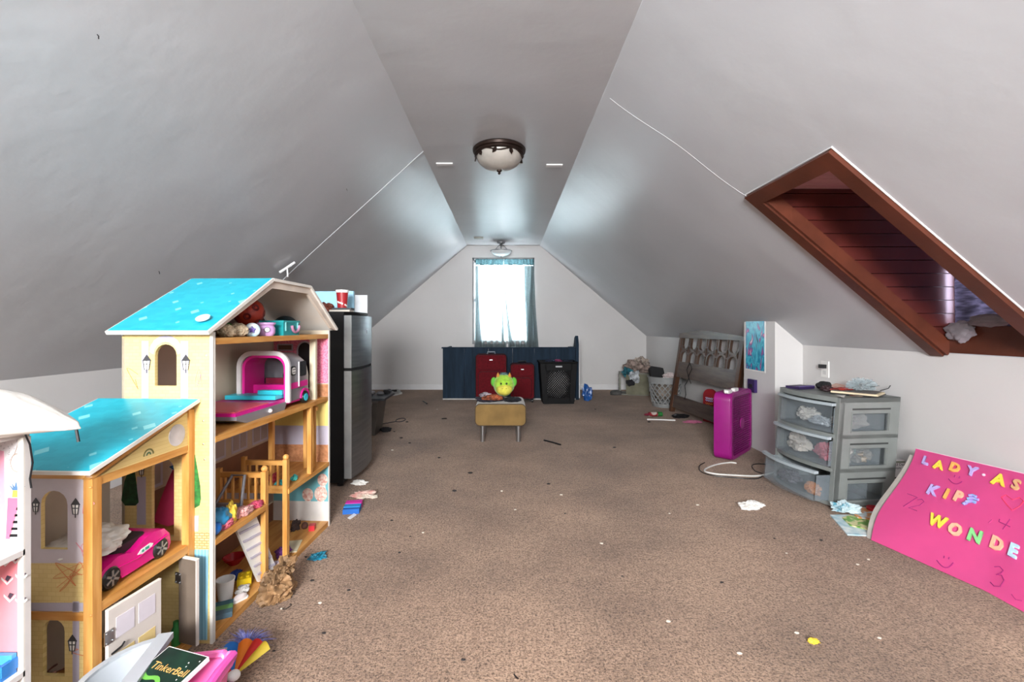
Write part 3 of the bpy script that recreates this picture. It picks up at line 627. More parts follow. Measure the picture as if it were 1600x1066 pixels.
# ================================================================ box fan
MG = mat('magenta_plastic', '8e1272', 0.35, var=0.04); MGD = mat('magenta_grille', '7a1062', 0.4)
MF = Matrix.Translation((1.76, 3.60, 0)) @ Matrix.Rotation(R(46), 4, 'Z')
t = thing('box_fan', 'magenta plastic box fan standing on the carpet by the chase', 'fan', M=MF); S = 0.52; D = 0.125
obj('housing', prism(nb(), rrect(0, S, 0, 0.53, 0.06, 6), 0.006, D, 'xz', [rrect(0.028, S - 0.028, 0.028, 0.502, 0.045, 6)]), MG, t, bev=0.004)
obj('face_rim', prism(nb(), rrect(0.006, S - 0.006, 0.006, 0.524, 0.056, 6), -0.004, 0.008, 'xz', [rrect(0.034, S - 0.034, 0.034, 0.496, 0.042, 6)]), MG, t)
bm = nb()
for i in range(25):
    z = 0.045 + i * 0.0183; box(bm, 0.03, S - 0.03, -0.001, 0.006, z, z + 0.005)
for i in range(1, 10): box(bm, 0.03 + i * 0.046, 0.036 + i * 0.046, 0.006, 0.010, 0.04, 0.49)
obj('grille', bm, MGD, t, kind='stuff')
bm = nb()
for i in range(20): box(bm, 0.03, S - 0.03, D - 0.008, D - 0.002, 0.045 + i * 0.023, 0.050 + i * 0.023)
obj('rear_grille', bm, MGD, t, kind='stuff')
for i in range(5):
    a = 2 * math.pi * i / 5; Mb = Matrix.Translation((S / 2, 0.06, 0.265)) @ Matrix.Rotation(a, 4, 'Y')
    bm = sheet(nb(), lambda p, q: Mb @ Vector((0.04 + 0.16 * p, 0.02 * (q - 0.5) * (1.5 - p), (q - 0.5) * (0.06 + 0.12 * p))), 6, 5, 0.003); obj('blade', bm, MG, t, smooth=True)
obj('hub', lathe(nb(), [(0, -0.03), (0.04, -0.03), (0.045, 0.03), (0, 0.03)], 20, M=Matrix.Translation((S / 2, 0.06, 0.265)) @ Matrix.Rotation(R(90), 4, 'X')), MG, t, smooth=True)
obj('grille_badge', lathe(nb(), [(0, -0.004), (0.045, -0.003), (0.045, 0.004), (0, 0.004)], 24, M=Matrix.Translation((S / 2, -0.002, 0.265)) @ Matrix.Rotation(R(90), 4, 'X')), MG, t, smooth=True)
obj('control_knob', lathe(nb(), [(0, 0), (0.024, 0), (0.022, 0.022), (0, 0.026)], 18, c=(0.09, 0.06, 0.529)), WHITE, t, smooth=True)
for x in (0.05, 0.20):
    obj('white_foot', prism(nb(), rrect(x - 0.045, x + 0.045, 0.528, 0.556, 0.012, 3), 0.02, 0.05, 'xz'), WHITE, t, bev=0.003)
CW = mat('white_cord', 'dcdad4', 0.45); r = 0.0055
def cord(name, px, m, rad, label, z=None):
    pts = [fl(u, v, rad) for u, v in px]
    sm = []
    for i in range(len(pts) - 1):
        p0, p1, p2, p3 = pts[max(i - 1, 0)], pts[i], pts[i + 1], pts[min(i + 2, len(pts) - 1)]
        for k in range(6):
            s = k / 6; sm.append(0.5 * ((2 * p1) + (p2 - p0) * s + (2 * p0 - 5 * p1 + 4 * p2 - p3) * s * s + (3 * p1 - p0 - 3 * p2 + p3) * s ** 3))
    sm.append(pts[-1])
    return one(name, tube(nb(), sm, rad, 8), m, label, 'cord', pts[0], world=True, smooth=True)
cord('white_power_cord', [(1151, 724), (1140, 723), (1120, 726), (1104, 732), (1102, 737), (1120, 741), (1150, 743), (1180, 744), (1200, 741), (1214, 737)], CW, 0.006, 'white power cord of the fan looped on the carpet')
cord('black_cable', [(1214, 727), (1185, 725), (1175, 728), (1180, 736), (1192, 741), (1185, 747.5), (1165, 748), (1150, 746.5), (1128, 745), (1108, 742), (1094, 736), (1093, 728), (1101, 723)], BLACK, 0.0035, 'thin black cable looped beside the white fan cord')
# poster and switch box on the chase
t = thing('art_print', 'glossy abstract turquoise and magenta print taped to the chase', 'poster', (PX, 3.95, 0.74))
y_a, y_b = 2.150 * F / (1195 - CX), 2.150 * F / (1163 - CX); z1 = 1.05 + (512 - 498) / F * 4.0; z0 = z1 - 0.455
obj('paper', B(PX - 0.004, PX - 0.001, y_a, y_b - 0.01, z0, z1), WHITE, t, world=True)
def artmat():
    m = bpy.data.materials.new('abstract_print'); m.use_nodes = True; N = m.node_tree.nodes; L = m.node_tree.links; b = N['Principled BSDF']; b.inputs['Roughness'].default_value = 0.25
    tc = N.new('ShaderNodeTexCoord'); mp = N.new('ShaderNodeMapping'); mp.inputs['Scale'].default_value = (1, 9, 4); L.new(tc.outputs['Object'], mp.inputs[0])
    n = N.new('ShaderNodeTexNoise'); n.inputs['Scale'].default_value = 1.6; n.inputs['Detail'].default_value = 5; n.inputs['Distortion'].default_value = 1.2; L.new(mp.outputs[0], n.inputs['Vector'])
    c = N.new('ShaderNodeValToRGB'); e_ = c.color_ramp.elements; e_[0].position = 0.30; e_[0].color = lin('0f2c4c'); e_[1].position = 0.74; e_[1].color = lin('d8f0f4')
    for p_, k in ((0.42, '1d93b8'), (0.50, '4cc3d8'), (0.57, '1a6ea0'), (0.64, 'b0408c')): x = e_.new(p_); x.color = lin(k)
    L.new(n.outputs['Fac'], c.inputs[0]); L.new(c.outputs[0], b.inputs['Base Color']); return m
obj('picture', B(PX - 0.0055, PX - 0.004, y_a + 0.012, y_b - 0.022, z0 + 0.012, z1 - 0.012), artmat(), t, world=True)
t = thing('switch_box', 'small dark purple box on the chase under the print', 'box', (PX, 4.0, 0.55))
ya, yb = 2.14 * F / (1180 - CX), 2.14 * F / (1169.5 - CX)
obj('case', B(PX - 0.025, PX, ya, yb, 0.49, 0.60), mat('purple_plastic', '35205c', 0.35), t, world=True, bev=0.006)
obj('button', B(PX - 0.029, PX - 0.025, ya + 0.03, yb - 0.03, 0.53, 0.56), BLACK, t, world=True)

# ================================================================ ottoman with plush toy
SUE = mat('tan_suede', '876c40', 0.9, spec=0.2, var=0.10, vs_=6, sheen=0.3); SUG = mat('suede_reflection_grey', '968f82', 0.8, var=0.06, sheen=0.3)  # wrap suede is greyed in its colour for the light it reflects
Y0 = 4.2; xc = (782 - CX) / F * Y0
t = thing('ottoman', 'tan suede ottoman with steel tube legs in the middle of the floor', 'ottoman', (xc, Y0, 0)); h = 0.232
prof = rrect(-h, h, 0.155, 0.355, 0.045, 6)
obj('cushion', prism(nb(), prof, 0.006, 0.42, 'xz'), SUG, t, bev=0.006, ang=50)
fp = obj('front_panel', prism(nb(), rrect(-h + 0.006, h - 0.006, 0.160, 0.347, 0.04, 6), -0.006, 0.01, 'xz'), SUE, t, bev=0.005, ang=50)
obj('seam', tube(nb(), [(a, 0.001, b) for a, b in rrect(-h + 0.003, h - 0.003, 0.157, 0.351, 0.042, 6)], 0.005, 6, closed=True), mat('brown_seam', '4b3c28', 0.8), t, smooth=True)
for sx in (-1, 1):
    for y in (0.05, 0.37): obj('leg', lathe(nb(), [(0, 0), (0.021, 0), (0.021, 0.157), (0, 0.157)], 18, c=(sx * 0.165, y, 0)), CHROME, t, smooth=True)
for i, (dx, dy, z, rx, col, lab) in enumerate(((-0.10, 0.16, 0.375, (0.13, 0.10, 0.03), '3a3442', 'dark folded cloth on the ottoman under the plush toy'), (-0.08, 0.10, 0.395, (0.09, 0.06, 0.03), 'b5603c', 'orange and grey patterned cloth on the ottoman'), (0.11, 0.14, 0.372, (0.08, 0.09, 0.022), '23252f', 'small black cloth on the ottoman right of the toy'), (-0.14, 0.20, 0.40, (0.06, 0.06, 0.03), 'c9bcc4', 'pale mauve cloth edge on the ottoman'))):
    one('folded_cloth', ball(nb(), (0, 0, 0), rx, 4, 0.22, 2.6, i + 51, flat=0.02, ridge=True), mat('cloth_' + col, col, 0.9, var=0.25, vs_=20), lab, 'cloth', (xc + dx, Y0 + dy, z), smooth=True)
LIME = mat('lime_plush', '9ccb3a', 0.95, var=0.10, vs_=30, bump=0.4, bs=120, sheen=0.4); YEL = mat('yellow_plush', 'd5cf52', 0.95, var=0.08, vs_=30, bump=0.4, bs=120)
ORP = mat('orange_plush', 'c88a3a', 0.95)
t = thing('plush_toy', 'round lime green plush animal sitting on the tan ottoman', 'plush toy', (xc + 0.03, Y0 + 0.17, 0.40))
obj('body', ball(nb(), (0, 0, 0.105), (0.098, 0.085, 0.105), 4, 0.05, 2, 2), LIME, t, smooth=True)
obj('muzzle', ball(nb(), (0.005, -0.055, 0.07), (0.075, 0.055, 0.055), 3), YEL, t, smooth=True)
for s in (-1, 1):
    obj('ear', ball(nb(), (s * 0.095, 0, 0.135), (0.028, 0.02, 0.045), 3), mat('green_plush', '5fae3a', 0.95), t, smooth=True)
    obj('horn', lathe(nb(), [(0.018, 0), (0.013, 0.02), (0, 0.045)], 10, c=(s * 0.055, -0.02, 0.185)), ORP, t, smooth=True)
    e_ = obj('eye', ball(nb(), (s * 0.026, -0.083, 0.128), (0.009, 0.006, 0.010), 2), BLACK, t, smooth=True)
    obj('nostril', ball(nb(), (s * 0.018 + 0.005, -0.108, 0.085), (0.005, 0.004, 0.004), 2), mat('olive_thread', '8f8a2c', 0.9), t)
obj('tuft', ball(nb(), (0, 0.0, 0.205), (0.04, 0.03, 0.02), 3, 0.4, 3, 6), mat('grey_green_plush', '4f6a6a', 0.95), t, smooth=True)
# ================================================================ big dollhouse
MD = Matrix.Translation((-0.975, 1.53, 0)) @ Matrix.Rotation(R(-2.37), 4, 'Z')
dh = thing('dollhouse', 'tall wooden dollhouse with turquoise roofs and a low front wing', 'dollhouse', M=MD)
DX = -0.31; LY = 0.92; Z1, Z2, Z3 = 0.34, 0.685, 1.015
YB_ = brickprint('print_yellow_brick', 'd6be80', 'd0b677', 'c4a868', 22, 0.5, 0.25, 0.012, rot=(R(90), 0, 0))
LAV = mat('print_lavender', 'b0a9b6', 0.5, var=0.03); BEIGE = mat('print_beige', 'c4b9a4', 0.5, var=0.04, vs_=4)
EDGE = mat('white_board_edge', 'dcd8d0', 0.5, var=0.02); PNK = mat('print_pink', 'dd7f93', 0.5, var=0.05)
TEALR = None
def roofmat():
    m = bpy.data.materials.new('turquoise_shingle_print'); m.use_nodes = True; N = m.node_tree.nodes; L = m.node_tree.links; b = N['Principled BSDF']; b.inputs['Roughness'].default_value = 0.35
    tc = N.new('ShaderNodeTexCoord'); mp = N.new('ShaderNodeMapping'); L.new(tc.outputs['Object'], mp.inputs[0]); mp.inputs['Scale'].default_value = (1, 1, 0.001)
    br = N.new('ShaderNodeTexBrick'); L.new(mp.outputs[0], br.inputs['Vector']); br.inputs['Scale'].default_value = 30; br.inputs['Brick Width'].default_value = 0.8; br.inputs['Row Height'].default_value = 0.5; br.inputs['Mortar Size'].default_value = 0.0
    br.inputs['Color1'].default_value = lin('0f9db2'); br.inputs['Color2'].default_value = lin('22a9bc'); br.inputs['Mortar'].default_value = lin('0f9db2')
    vo = N.new('ShaderNodeTexVoronoi'); vo.distance = 'MANHATTAN'; vo.inputs['Scale'].default_value = 15; vo.inputs['Randomness'].default_value = 0.55; L.new(mp.outputs[0], vo.inputs['Vector'])
    cr = N.new('ShaderNodeValToRGB'); cr.color_ramp.interpolation = 'CONSTANT'; cr.color_ramp.elements[0].color = (1, 1, 1, 1); cr.color_ramp.elements[1].position = 0.30; cr.color_ramp.elements[1].color = (0, 0, 0, 1); L.new(vo.outputs['Distance'], cr.inputs[0])
    mx = N.new('ShaderNodeMixRGB'); mx.inputs[2].default_value = lin('74c6cf'); L.new(cr.outputs[0], mx.inputs[0]); L.new(br.outputs[0], mx.inputs[1]); L.new(mx.outputs[0], b.inputs['Base Color']); return m
TEALR = roofmat()
def px(pts, axis, val): # photo outline -> 2-d points on a dollhouse plane
    k = [i for i in range(3) if i != axis]
    return [(p[k[0]], p[k[1]]) for p in (pl(u, v, dh, axis, val) for u, v in pts)]
def decal(name, pts, m, axis=1, val=0.0, th=0.0012, parent=None, sgn=-1):
    plane = {1: 'xz', 0: 'yz'}[axis]
    return obj(name, prism(nb(), pts, val, val + sgn * th, plane), m, parent or dh)
def dpx(name, pts, m, axis=1, val=0.0, th=0.0012, parent=None, sgn=-1): return decal(name, px(pts, axis, val), m, axis, val, th, parent, sgn)
def pxarch(u0, u1, v0, v1, axis, val):
    a = pl(u0, v1, dh, axis, val); b = pl(u1, v0, dh, axis, val); k = 1 if axis == 0 else 0
    return archpoly(min(a[k], b[k]), max(a[k], b[k]), min(a.z, b.z), max(a.z, b.z))
# floors
for nm, (x0, x1, y0, y1, z0, z1) in {'base_board': (DX, 0, 0.012, LY, 0.0, 0.026), 'wing_base_board': (DX - 0.05, -0.058, -0.36, -0.001, 0.0, 0.026)}.items():
    obj(nm, B(x0, x1, y0, y1, z0, z1), PINEY, dh, bev=0.002)
FLW = wood('print_wood_floor', 'b98058', '9c6844', 'y', 0.5, 8)
obj('attic_floor', B(DX + 0.01, 0.0, 0.012, LY - 0.012, Z3 - 0.022, Z3), PINEY, dh, bev=0.002)
obj('upper_floor', B(DX + 0.01, 0.004, 0.012, 0.74, Z2 - 0.02, Z2), PINEY, dh, bev=0.002)
obj('upper_floor_back', B(DX + 0.01, -0.0, 0.741, LY - 0.012, Z2 - 0.02, Z2), PINEY, dh)
obj('middle_floor', B(DX + 0.01, 0.004, 0.012, 0.325, Z1 - 0.02, Z1), PINEY, dh, bev=0.002)
obj('middle_floor', B(DX + 0.01, 0.004, 0.495, LY - 0.012, Z1 - 0.02, Z1), PINEY, dh, bev=0.002)
# near wall: arched window upstairs, arched doorway into the wing
w1 = pxarch(242, 276, 538, 603, 1, 0.0); d1 = pxarch(237, 272, 716, 838, 1, 0.0)
nw = obj('near_wall', prism(nb(), [(DX, 0.0), (0.0, 0.0), (0.0, Z3 + 0.02), (DX, Z3 + 0.02)], 0.0, 0.012, 'xz', [w1, d1]), YB_, dh)
decal('edge_strip', [(-0.006, 0.0), (0.004, 0.0), (0.004, Z3 + 0.022), (-0.006, Z3 + 0.022)], EDGE, 1, -0.0005, 0.0015, nw)
obj('edge_band', B(0.0005, 0.003, -0.001, 0.013, 0, Z3 + 0.02), EDGE, nw)
for (a, b_) in ((222, 232), (283, 294)): dpx('lavender_column_print', [(a, 533), (b_, 533), (b_, 625), (a, 625)], LAV, parent=nw)
ao = pxarch(234, 285, 524, 600, 1, 0.0); ai = pxarch(240, 278, 534, 600, 1, 0.0)
obj('lavender_arch_print', prism(nb(), ao[2:] + ai[2:][::-1], 0.0, -0.0010, 'xz'), LAV, nw)
IRON = mat('print_iron', '3b3a3c', 0.5); LGL = mat('print_lantern_glass', 'f2efe8', 0.4, var=0.02)
def lantern(u, v, s, val=0.0, axis=1, par=None):
    L = obj('lantern_print', prism(nb(), px([(u - 7 * s, v - 6 * s), (u + 7 * s, v - 6 * s), (u, v - 16 * s)], axis, val), val - 0.0012, val - 0.0024, 'xz'), IRON, par or nw)
    obj('lantern_glass_print', prism(nb(), px([(u - 5.5 * s, v - 6 * s), (u + 5.5 * s, v - 6 * s), (u + 3.5 * s, v + 8 * s), (u - 3.5 * s, v + 8 * s)], axis, val), val - 0.0012, val - 0.0020, 'xz'), LGL, L)
    bm = nb()
    for q in ([(u - 5.5 * s, v - 6 * s), (u - 3.5 * s, v + 8 * s), (u + 3.5 * s, v + 8 * s), (u + 5.5 * s, v - 6 * s)], [(u, v - 6 * s), (u, v + 13 * s)], [(u - 4.6 * s, v - 1 * s), (u + 4.6 * s, v - 1 * s)]):
        ribbon(bm, px(q, axis, val), 0.0022, val - 0.0020, val - 0.0028)
    obj('lantern_bars_print', bm, IRON, L)
lantern(230, 570, 1.0); lantern(291, 570, 1.0)
# wall seen right of the wing: topiary in a planter, paving, blue band
GRN = mat('print_topiary', '2f7d34', 0.6, var=0.2, vs_=60)
dpx('topiary_print', [(299, 708), (302, 706), (305, 712), (309, 735), (313, 760), (314, 780), (312, 790), (305, 794), (295, 792)], GRN, parent=nw)
dpx('trunk_print', [(299, 793), (302, 793), (302, 808), (299, 808)], mat('print_bark', '4a3324', 0.6), parent=nw, th=0.0016)
dpx('planter_print', [(293, 806), (311, 806), (310, 830), (293, 830)], LAV, parent=nw, th=0.002)
dpx('paving_print', [(286, 832), (327, 832), (326, 858), (286, 858)], brickprint('print_paving', 'd9c590', 'cdb67c', '9c8450', 30, 0.5, 0.25, 0.05, rot=(R(90), 0, 0)), parent=nw)
dpx('shutter_print', [(286, 859), (326, 859), (324, 1000), (286, 1000)], brickprint('print_blue_boards', '8fc4da', '86bcd4', '5f9cb8', 18, 0.2, 50, 0.03, rot=(R(90), 0, 0)), parent=nw)
dpx('dark_topiary_print', [(203, 730), (210, 730), (214, 760), (217, 785), (212, 790), (196, 790), (190, 782), (195, 752)], mat('print_dark_topiary', '24502e', 0.6, var=0.2, vs_=60), parent=nw)
lantern(222, 736, 0.75)
dpx('lavender_column_print', [(214, 745), (228, 745), (228, 820), (214, 820)], LAV, parent=nw, th=0.0006)
for (u, v) in ((318, 658), (318, 694), (320, 718), (322, 556), (192, 524), (322, 522)):
    p = pl(u, v, dh, 1, 0.0); obj('screw', lathe(nb(), [(0, -0.003), (0.003, -0.002), (0.003, 0.0), (0, 0)], 8, M=Matrix.Translation((p.x, 0, p.z)) @ Matrix.Rotation(R(-90), 4, 'X')), CHROME, nw)
# far wall with its printed rooms
fw = obj('far_wall', prism(nb(), [(DX, 0.0), (0.0, 0.0), (0.0, Z3 + 0.02), (DX, Z3 + 0.02)], LY - 0.012, LY, 'xz'), BEIGE, dh)
obj('edge_band', B(0.0005, 0.003, LY - 0.013, LY + 0.001, 0, Z3 + 0.02), EDGE, fw)
FV = LY - 0.012
def fd(name, x0, x1, z0, z1, m, th=0.001): return decal(name, [(x0, z0), (x1, z0), (x1, z1), (x0, z1)], m, 1, FV, th, fw)
fd('pink_damask_print', DX + 0.015, -0.001, Z2 + 0.07, Z3 - 0.024, mat('print_pink_damask', 'e58aa2', 0.5, col2='d56a88', vs_=120, ramp=(0.45, 0.52)))
fd('floor_band_print', DX + 0.015, -0.001, Z2 + 0.001, Z2 + 0.065, FLW)
fd('yellow_paper_print', DX + 0.015, -0.001, 0.53, Z2 - 0.02, mat('print_yellow', 'e2cc78', 0.5, var=0.03))
fd('wainscot_print', DX + 0.015, -0.001, 0.43, 0.53, LAV); fd('wood_band_print', DX + 0.015, -0.001, Z1 + 0.001, 0.43, FLW)
fd('teal_paper_print', DX + 0.015, -0.001, 0.13, Z1 - 0.021, mat('print_teal', '6fb0b8', 0.5, var=0.04)); fd('white_wainscot_print', DX + 0.015, -0.001, 0.027, 0.13, mat('print_offwhite', 'd9d5cf', 0.5))
aw = [(-0.165, 0.73), (-0.085, 0.73)] + arc(-0.125, 0.93, 0.04, 0.045, 0, 180, 10)
decal('arched_window_print', aw, mat('print_dark_window', '1c1718', 0.3), 1, FV, 0.003, fw)
ribf = ribbon(nb(), aw, 0.008, FV - 0.005, FV - 0.001, closed=True); obj('arched_window_frame_print', ribf, LAV, fw)
for z in (0.945, 0.90):
    fd('picture_print', -0.275, -0.19, z - 0.018, z + 0.018, LAV, 0.003); fd('picture_image_print', -0.268, -0.197, z - 0.012, z + 0.012, mat('print_brown', '6b4c3a', 0.5), 0.004)
for (x, z, r) in ((-0.04, 0.17, 0.035), (-0.11, 0.165, 0.03), (-0.03, 0.245, 0.028)):
    decal('chair_back_print', arc(x, z, r, r * 1.15, 0, 360, 16)[:-1], mat('print_floral', 'e2d2c4', 0.5, col2='c58a7c', vs_=90), 1, FV, 0.0025, fw)
    decal('chair_leg_print', [(x - r * 0.6, z - r * 2.2), (x + r * 0.6, z - r * 2.2), (x + r * 0.5, z - r), (x - r * 0.5, z - r)], mat('print_offwhite', 'd9d5cf', 0.5), 1, FV, 0.002, fw)
# back wall
bw = obj('back_wall', prism(nb(), [(0.0, 0.0), (LY, 0.0), (LY, Z3), (0.0, Z3)], DX, DX + 0.01, 'yz'), BEIGE, dh)
BV = DX + 0.01
def bd(name, y0, y1, z0, z1, m, th=0.0012): return decal(name, [(y0, z0), (y1, z0), (y1, z1), (y0, z1)], m, 0, BV, th, bw, sgn=1)
bd('kitchen_wall_print', 0.013, LY - 0.013, 0.46, Z2 - 0.02, mat('print_kitchen_wall', 'b7a48c', 0.5, var=0.06)); bd('kitchen_floor_print', 0.013, LY - 0.013, Z1 + 0.001, 0.46, mat('print_dark_wood', '7d5238', 0.5, var=0.1))
for i, (y0, y1) in enumerate(((0.04, 0.16), (0.20, 0.30), (0.34, 0.52), (0.56, 0.68), (0.72, 0.86))):
    bd('cabinet_print', y0, y1, 0.47, 0.56, LAV, 0.002); bd('window_print' if i % 2 == 0 else 'shelf_print', y0 + 0.015, y1 - 0.015, 0.58, 0.645, mat('print_dark_window2', '5b4a44', 0.5) if i % 2 == 0 else mat('print_rose', 'b9707a', 0.5), 0.002)
    bd('cabinet_door_print', y0 + 0.012, (y0 + y1) / 2 - 0.006, 0.482, 0.55, mat('print_taupe', 'a3938a', 0.5), 0.003); bd('cabinet_door_print', (y0 + y1) / 2 + 0.006, y1 - 0.012, 0.482, 0.55, mat('print_taupe', 'a3938a', 0.5), 0.003)
bd('plant_print', 0.175, 0.19, 0.56, 0.66, GRN, 0.003)
bd('parlour_wall_print', 0.013, LY - 0.013, 0.13, Z1 - 0.021, mat('print_parlour', '8f7a70', 0.5, var=0.06)); bd('parlour_floor_print', 0.013, LY - 0.013, 0.027, 0.12, mat('print_dark_wood', '7d5238', 0.5, var=0.1))
for y in (0.1, 0.26, 0.62): bd('panel_print', y, y + 0.11, 0.14, 0.30, LAV, 0.002)
# attic gable back and roof
e0 = -0.045; prof = [(e0, Z3 + 0.012), (0.34, 1.238), (0.665, 1.238), (LY + 0.055, Z3 + 0.02)]
ga = obj('gable_back', prism(nb(), [(0.0, Z3), (LY, Z3), (0.665, 1.232), (0.34, 1.232)], DX, DX + 0.01, 'yz'), mat('print_mauve_brown', '6d4f4b', 0.5, var=0.05, stretch=(1, 1, 8)), dh)
def slab(name, p, q, m, th=0.012, x0=DX - 0.012, x1=0.022, par=None):
    d = Vector((q[0] - p[0], q[1] - p[1])).normalized(); nn = Vector((-d.y, d.x)) * th
    return obj(name, prism(nb(), [p, q, (q[0] + nn.x, q[1] + nn.y), (p[0] + nn.x, p[1] + nn.y)], x0, x1, 'yz'), m, par or dh)
for i, nm in enumerate(('roof_slope', 'roof_top', 'roof_slope')):
    p, q = prof[i], prof[i + 1]; d = Vector((q[0] - p[0], q[1] - p[1])).normalized(); nn = Vector((-d.y, d.x)) * 0.012
    s = slab(nm, p, q, EDGE); slab('shingle_print', (p[0] + nn.x + d.x * 0.006, p[1] + nn.y + d.y * 0.006), (q[0] + nn.x, q[1] + nn.y), TEALR, 0.001, DX - 0.008, 0.016, s)
bm = nb(); ins = 0.028
g2 = [(0.02, Z3 + 0.03), (0.345, 1.21), (0.655, 1.21), (LY - 0.0, Z3 + 0.03)]
for p, q, p2, q2 in zip(prof, prof[1:], g2, g2[1:]): prism(bm, [p, q, q2, p2], -0.002, 0.012, 'yz')
obj('bargeboard', bm, mat('print_cream_moulding', 'd8cbbd', 0.5, var=0.06), dh)
p = pl(310, 506, dh, 1, e0 + 0.02)
Mm = Matrix.Translation((-0.035, e0 + 0.053, Z3 + 0.012 + 0.047 + 0.0045)) @ Matrix.Rotation(math.atan2(0.226, 0.385), 4, 'X')
obj('roof_sticker', lathe(nb(), [(0, 0.003), (0.022, 0.003), (0.022, 0.007), (0, 0.007)], 18, M=Mm), mat('pale_sticker', 'c9e6ea', 0.4), dh)
# posts and columns
for y in (0.330, 0.497):
    o = obj('post', B(-0.022, -0.002, y - 0.011, y + 0.011, 0.026, Z1 + 0.13), PINE, dh, bev=0.002)
    obj('finial', ball(nb(), (-0.012, y, Z1 + 0.14), 0.013, 3), PINE, o, smooth=True)
def rail(y, x0, x1, z0):
    a = obj('railing', B(x0, x1, y - 0.007, y + 0.007, z0 + 0.105, z0 + 0.125), PINEX, dh, bev=0.002)
    obj('bottom_bar', B(x0, x1, y - 0.006, y + 0.006, z0 + 0.0, z0 + 0.014), PINEX, a)
    for i in range(5):
        x = x0 + (x1 - x0) * (i + 0.8) / 5.6; obj('baluster', B(x - 0.004, x + 0.004, y - 0.004, y + 0.004, z0 + 0.014, z0 + 0.105), PINE, a)
    obj('post', B(x0 - 0.009, x0 + 0.009, y - 0.009, y + 0.009, z0, z0 + 0.14), PINE, dh, bev=0.002)
rail(0.330, -0.20, -0.022, Z1); rail(0.497, -0.20, -0.022, Z1)
obj('column', B(-0.018, 0.002, 0.705, 0.725, Z1, Z2 - 0.02), PINE, dh, bev=0.002)
obj('column', B(-0.15, -0.13, 0.60, 0.62, Z1, Z2 - 0.02), PINE, dh, bev=0.002)
obj('column', B(-0.05, -0.02, 0.80, 0.82, Z2, Z3 - 0.022), mat('cream_board', 'ddd0b4', 0.5), dh, bev=0.002)
g = obj('balcony_rail', B(-0.115, -0.012, 0.80, 0.815, Z2 - 0.055, Z2 - 0.035), PINEX, dh)
for x in (-0.03, -0.075): obj('column', B(x - 0.008, x + 0.008, 0.80, 0.815, Z1, Z2 - 0.02), PINE, dh)
# white staircase panel leaning under the landing
Ms = Matrix.Translation((-0.06, 0.20, 0.03)) @ Matrix.Rotation(R(-14), 4, 'Z')
st = obj('stair_panel', prism(nb(), [(0.0, 0.285), (0.10, 0.285), (0.215, 0.0), (0.12, 0.0)], -0.006, 0.006, 'yz', M=Ms), mat('stair_white', 'dcd9d2', 0.45, var=0.03), dh)
for i in range(7):
    f_ = i / 7; obj('tread', prism(nb(), [(0.005 + 0.12 * f_, 0.28 - 0.28 * f_), (0.095 + 0.118 * f_, 0.28 - 0.28 * f_), (0.098 + 0.118 * f_, 0.272 - 0.28 * f_), (0.008 + 0.12 * f_, 0.272 - 0.28 * f_)], 0.006, 0.012, 'yz', M=Ms), LAV, st)
# ---------------------------------------------------------------- wing
FX = -0.058; WYN, WZT = -0.36, 0.665; WXB = DX - 0.05
ww = pxarch(64, 106, 767, 858, 1, WYN); wa = pxarch(67, 101, 969, 1056, 1, WYN)
wn = obj('wing_near_wall', prism(nb(), [(WXB, 0.026), (FX - 0.02, 0.026), (FX - 0.02, WZT), (WXB, WZT)], WYN, WYN + 0.01, 'xz', [ww, wa]), YB_, dh)
def wd(name, pts, m, th=0.001): return obj(name, prism(nb(), px(pts, 1, WYN), WYN, WYN - th, 'xz'), m, wn)
LAVW = LAV
t0 = px([(40, 745), (144, 745), (144, 880), (40, 880)], 1, WYN)
obj('lavender_wall_print', prism(nb(), t0, WYN, WYN - 0.0008, 'xz', [ww]), mat('print_lavender_wall', 'c4babe', 0.5, var=0.04), wn)
for (a, b_) in ((114, 124),): wd('lavender_column_print', [(a, 940), (b_, 940), (b_, 1066), (a, 1066)], LAV)
wd('lavender_band_print', [(40, 942), (144, 942), (144, 955), (40, 955)], LAV)
def lantw(u, v, s):
    lantern(u, v, s, WYN, 1, wn)
lantw(119, 795, 1.05); lantw(114, 1008, 1.05); lantw(57, 792, 0.9)
wa2 = [(p[0], p[1]) for p in wa]
def scribble(seed, u0, v0, u1, v1, n, m, par, val, th=0.0016):
    rnd = random.Random(seed); pts = [(rnd.uniform(u0, u1), rnd.uniform(v0, v1)) for _ in range(n)]; sm = []
    for i in range(n - 1):
        p0, p1, p2, p3 = pts[max(i - 1, 0)], pts[i], pts[i + 1], pts[min(i + 2, n - 1)]
        for k in range(6):
            s = k / 6; sm.append(tuple(0.5 * (2 * p1[j] + (p2[j] - p0[j]) * s + (2 * p0[j] - 5 * p1[j] + 4 * p2[j] - p3[j]) * s * s + (3 * p1[j] - p0[j] - 3 * p2[j] + p3[j]) * s ** 3) for j in (0, 1)))
    obj('crayon_scribble', ribbon(nb(), px(sm, 1, val), 0.0011, val - 0.0008, val - th), m, par)
ORC = mat('orange_crayon', 'd98350', 0.8); PKC = mat('pink_crayon', 'd98a92', 0.8)
scribble(1, 82, 878, 138, 925, 12, ORC, wn, WYN); scribble(2, 118, 845, 140, 875, 9, PKC, wn, WYN); scribble(3, 130, 765, 148, 810, 9, PKC, wn, WYN); scribble(4, 112, 1012, 140, 1030, 4, ORC, wn, WYN)
scribble(5, 198, 545, 220, 610, 5, ORC, nw, 0.0); scribble(6, 305, 565, 318, 612, 9, PKC, nw, 0.0)
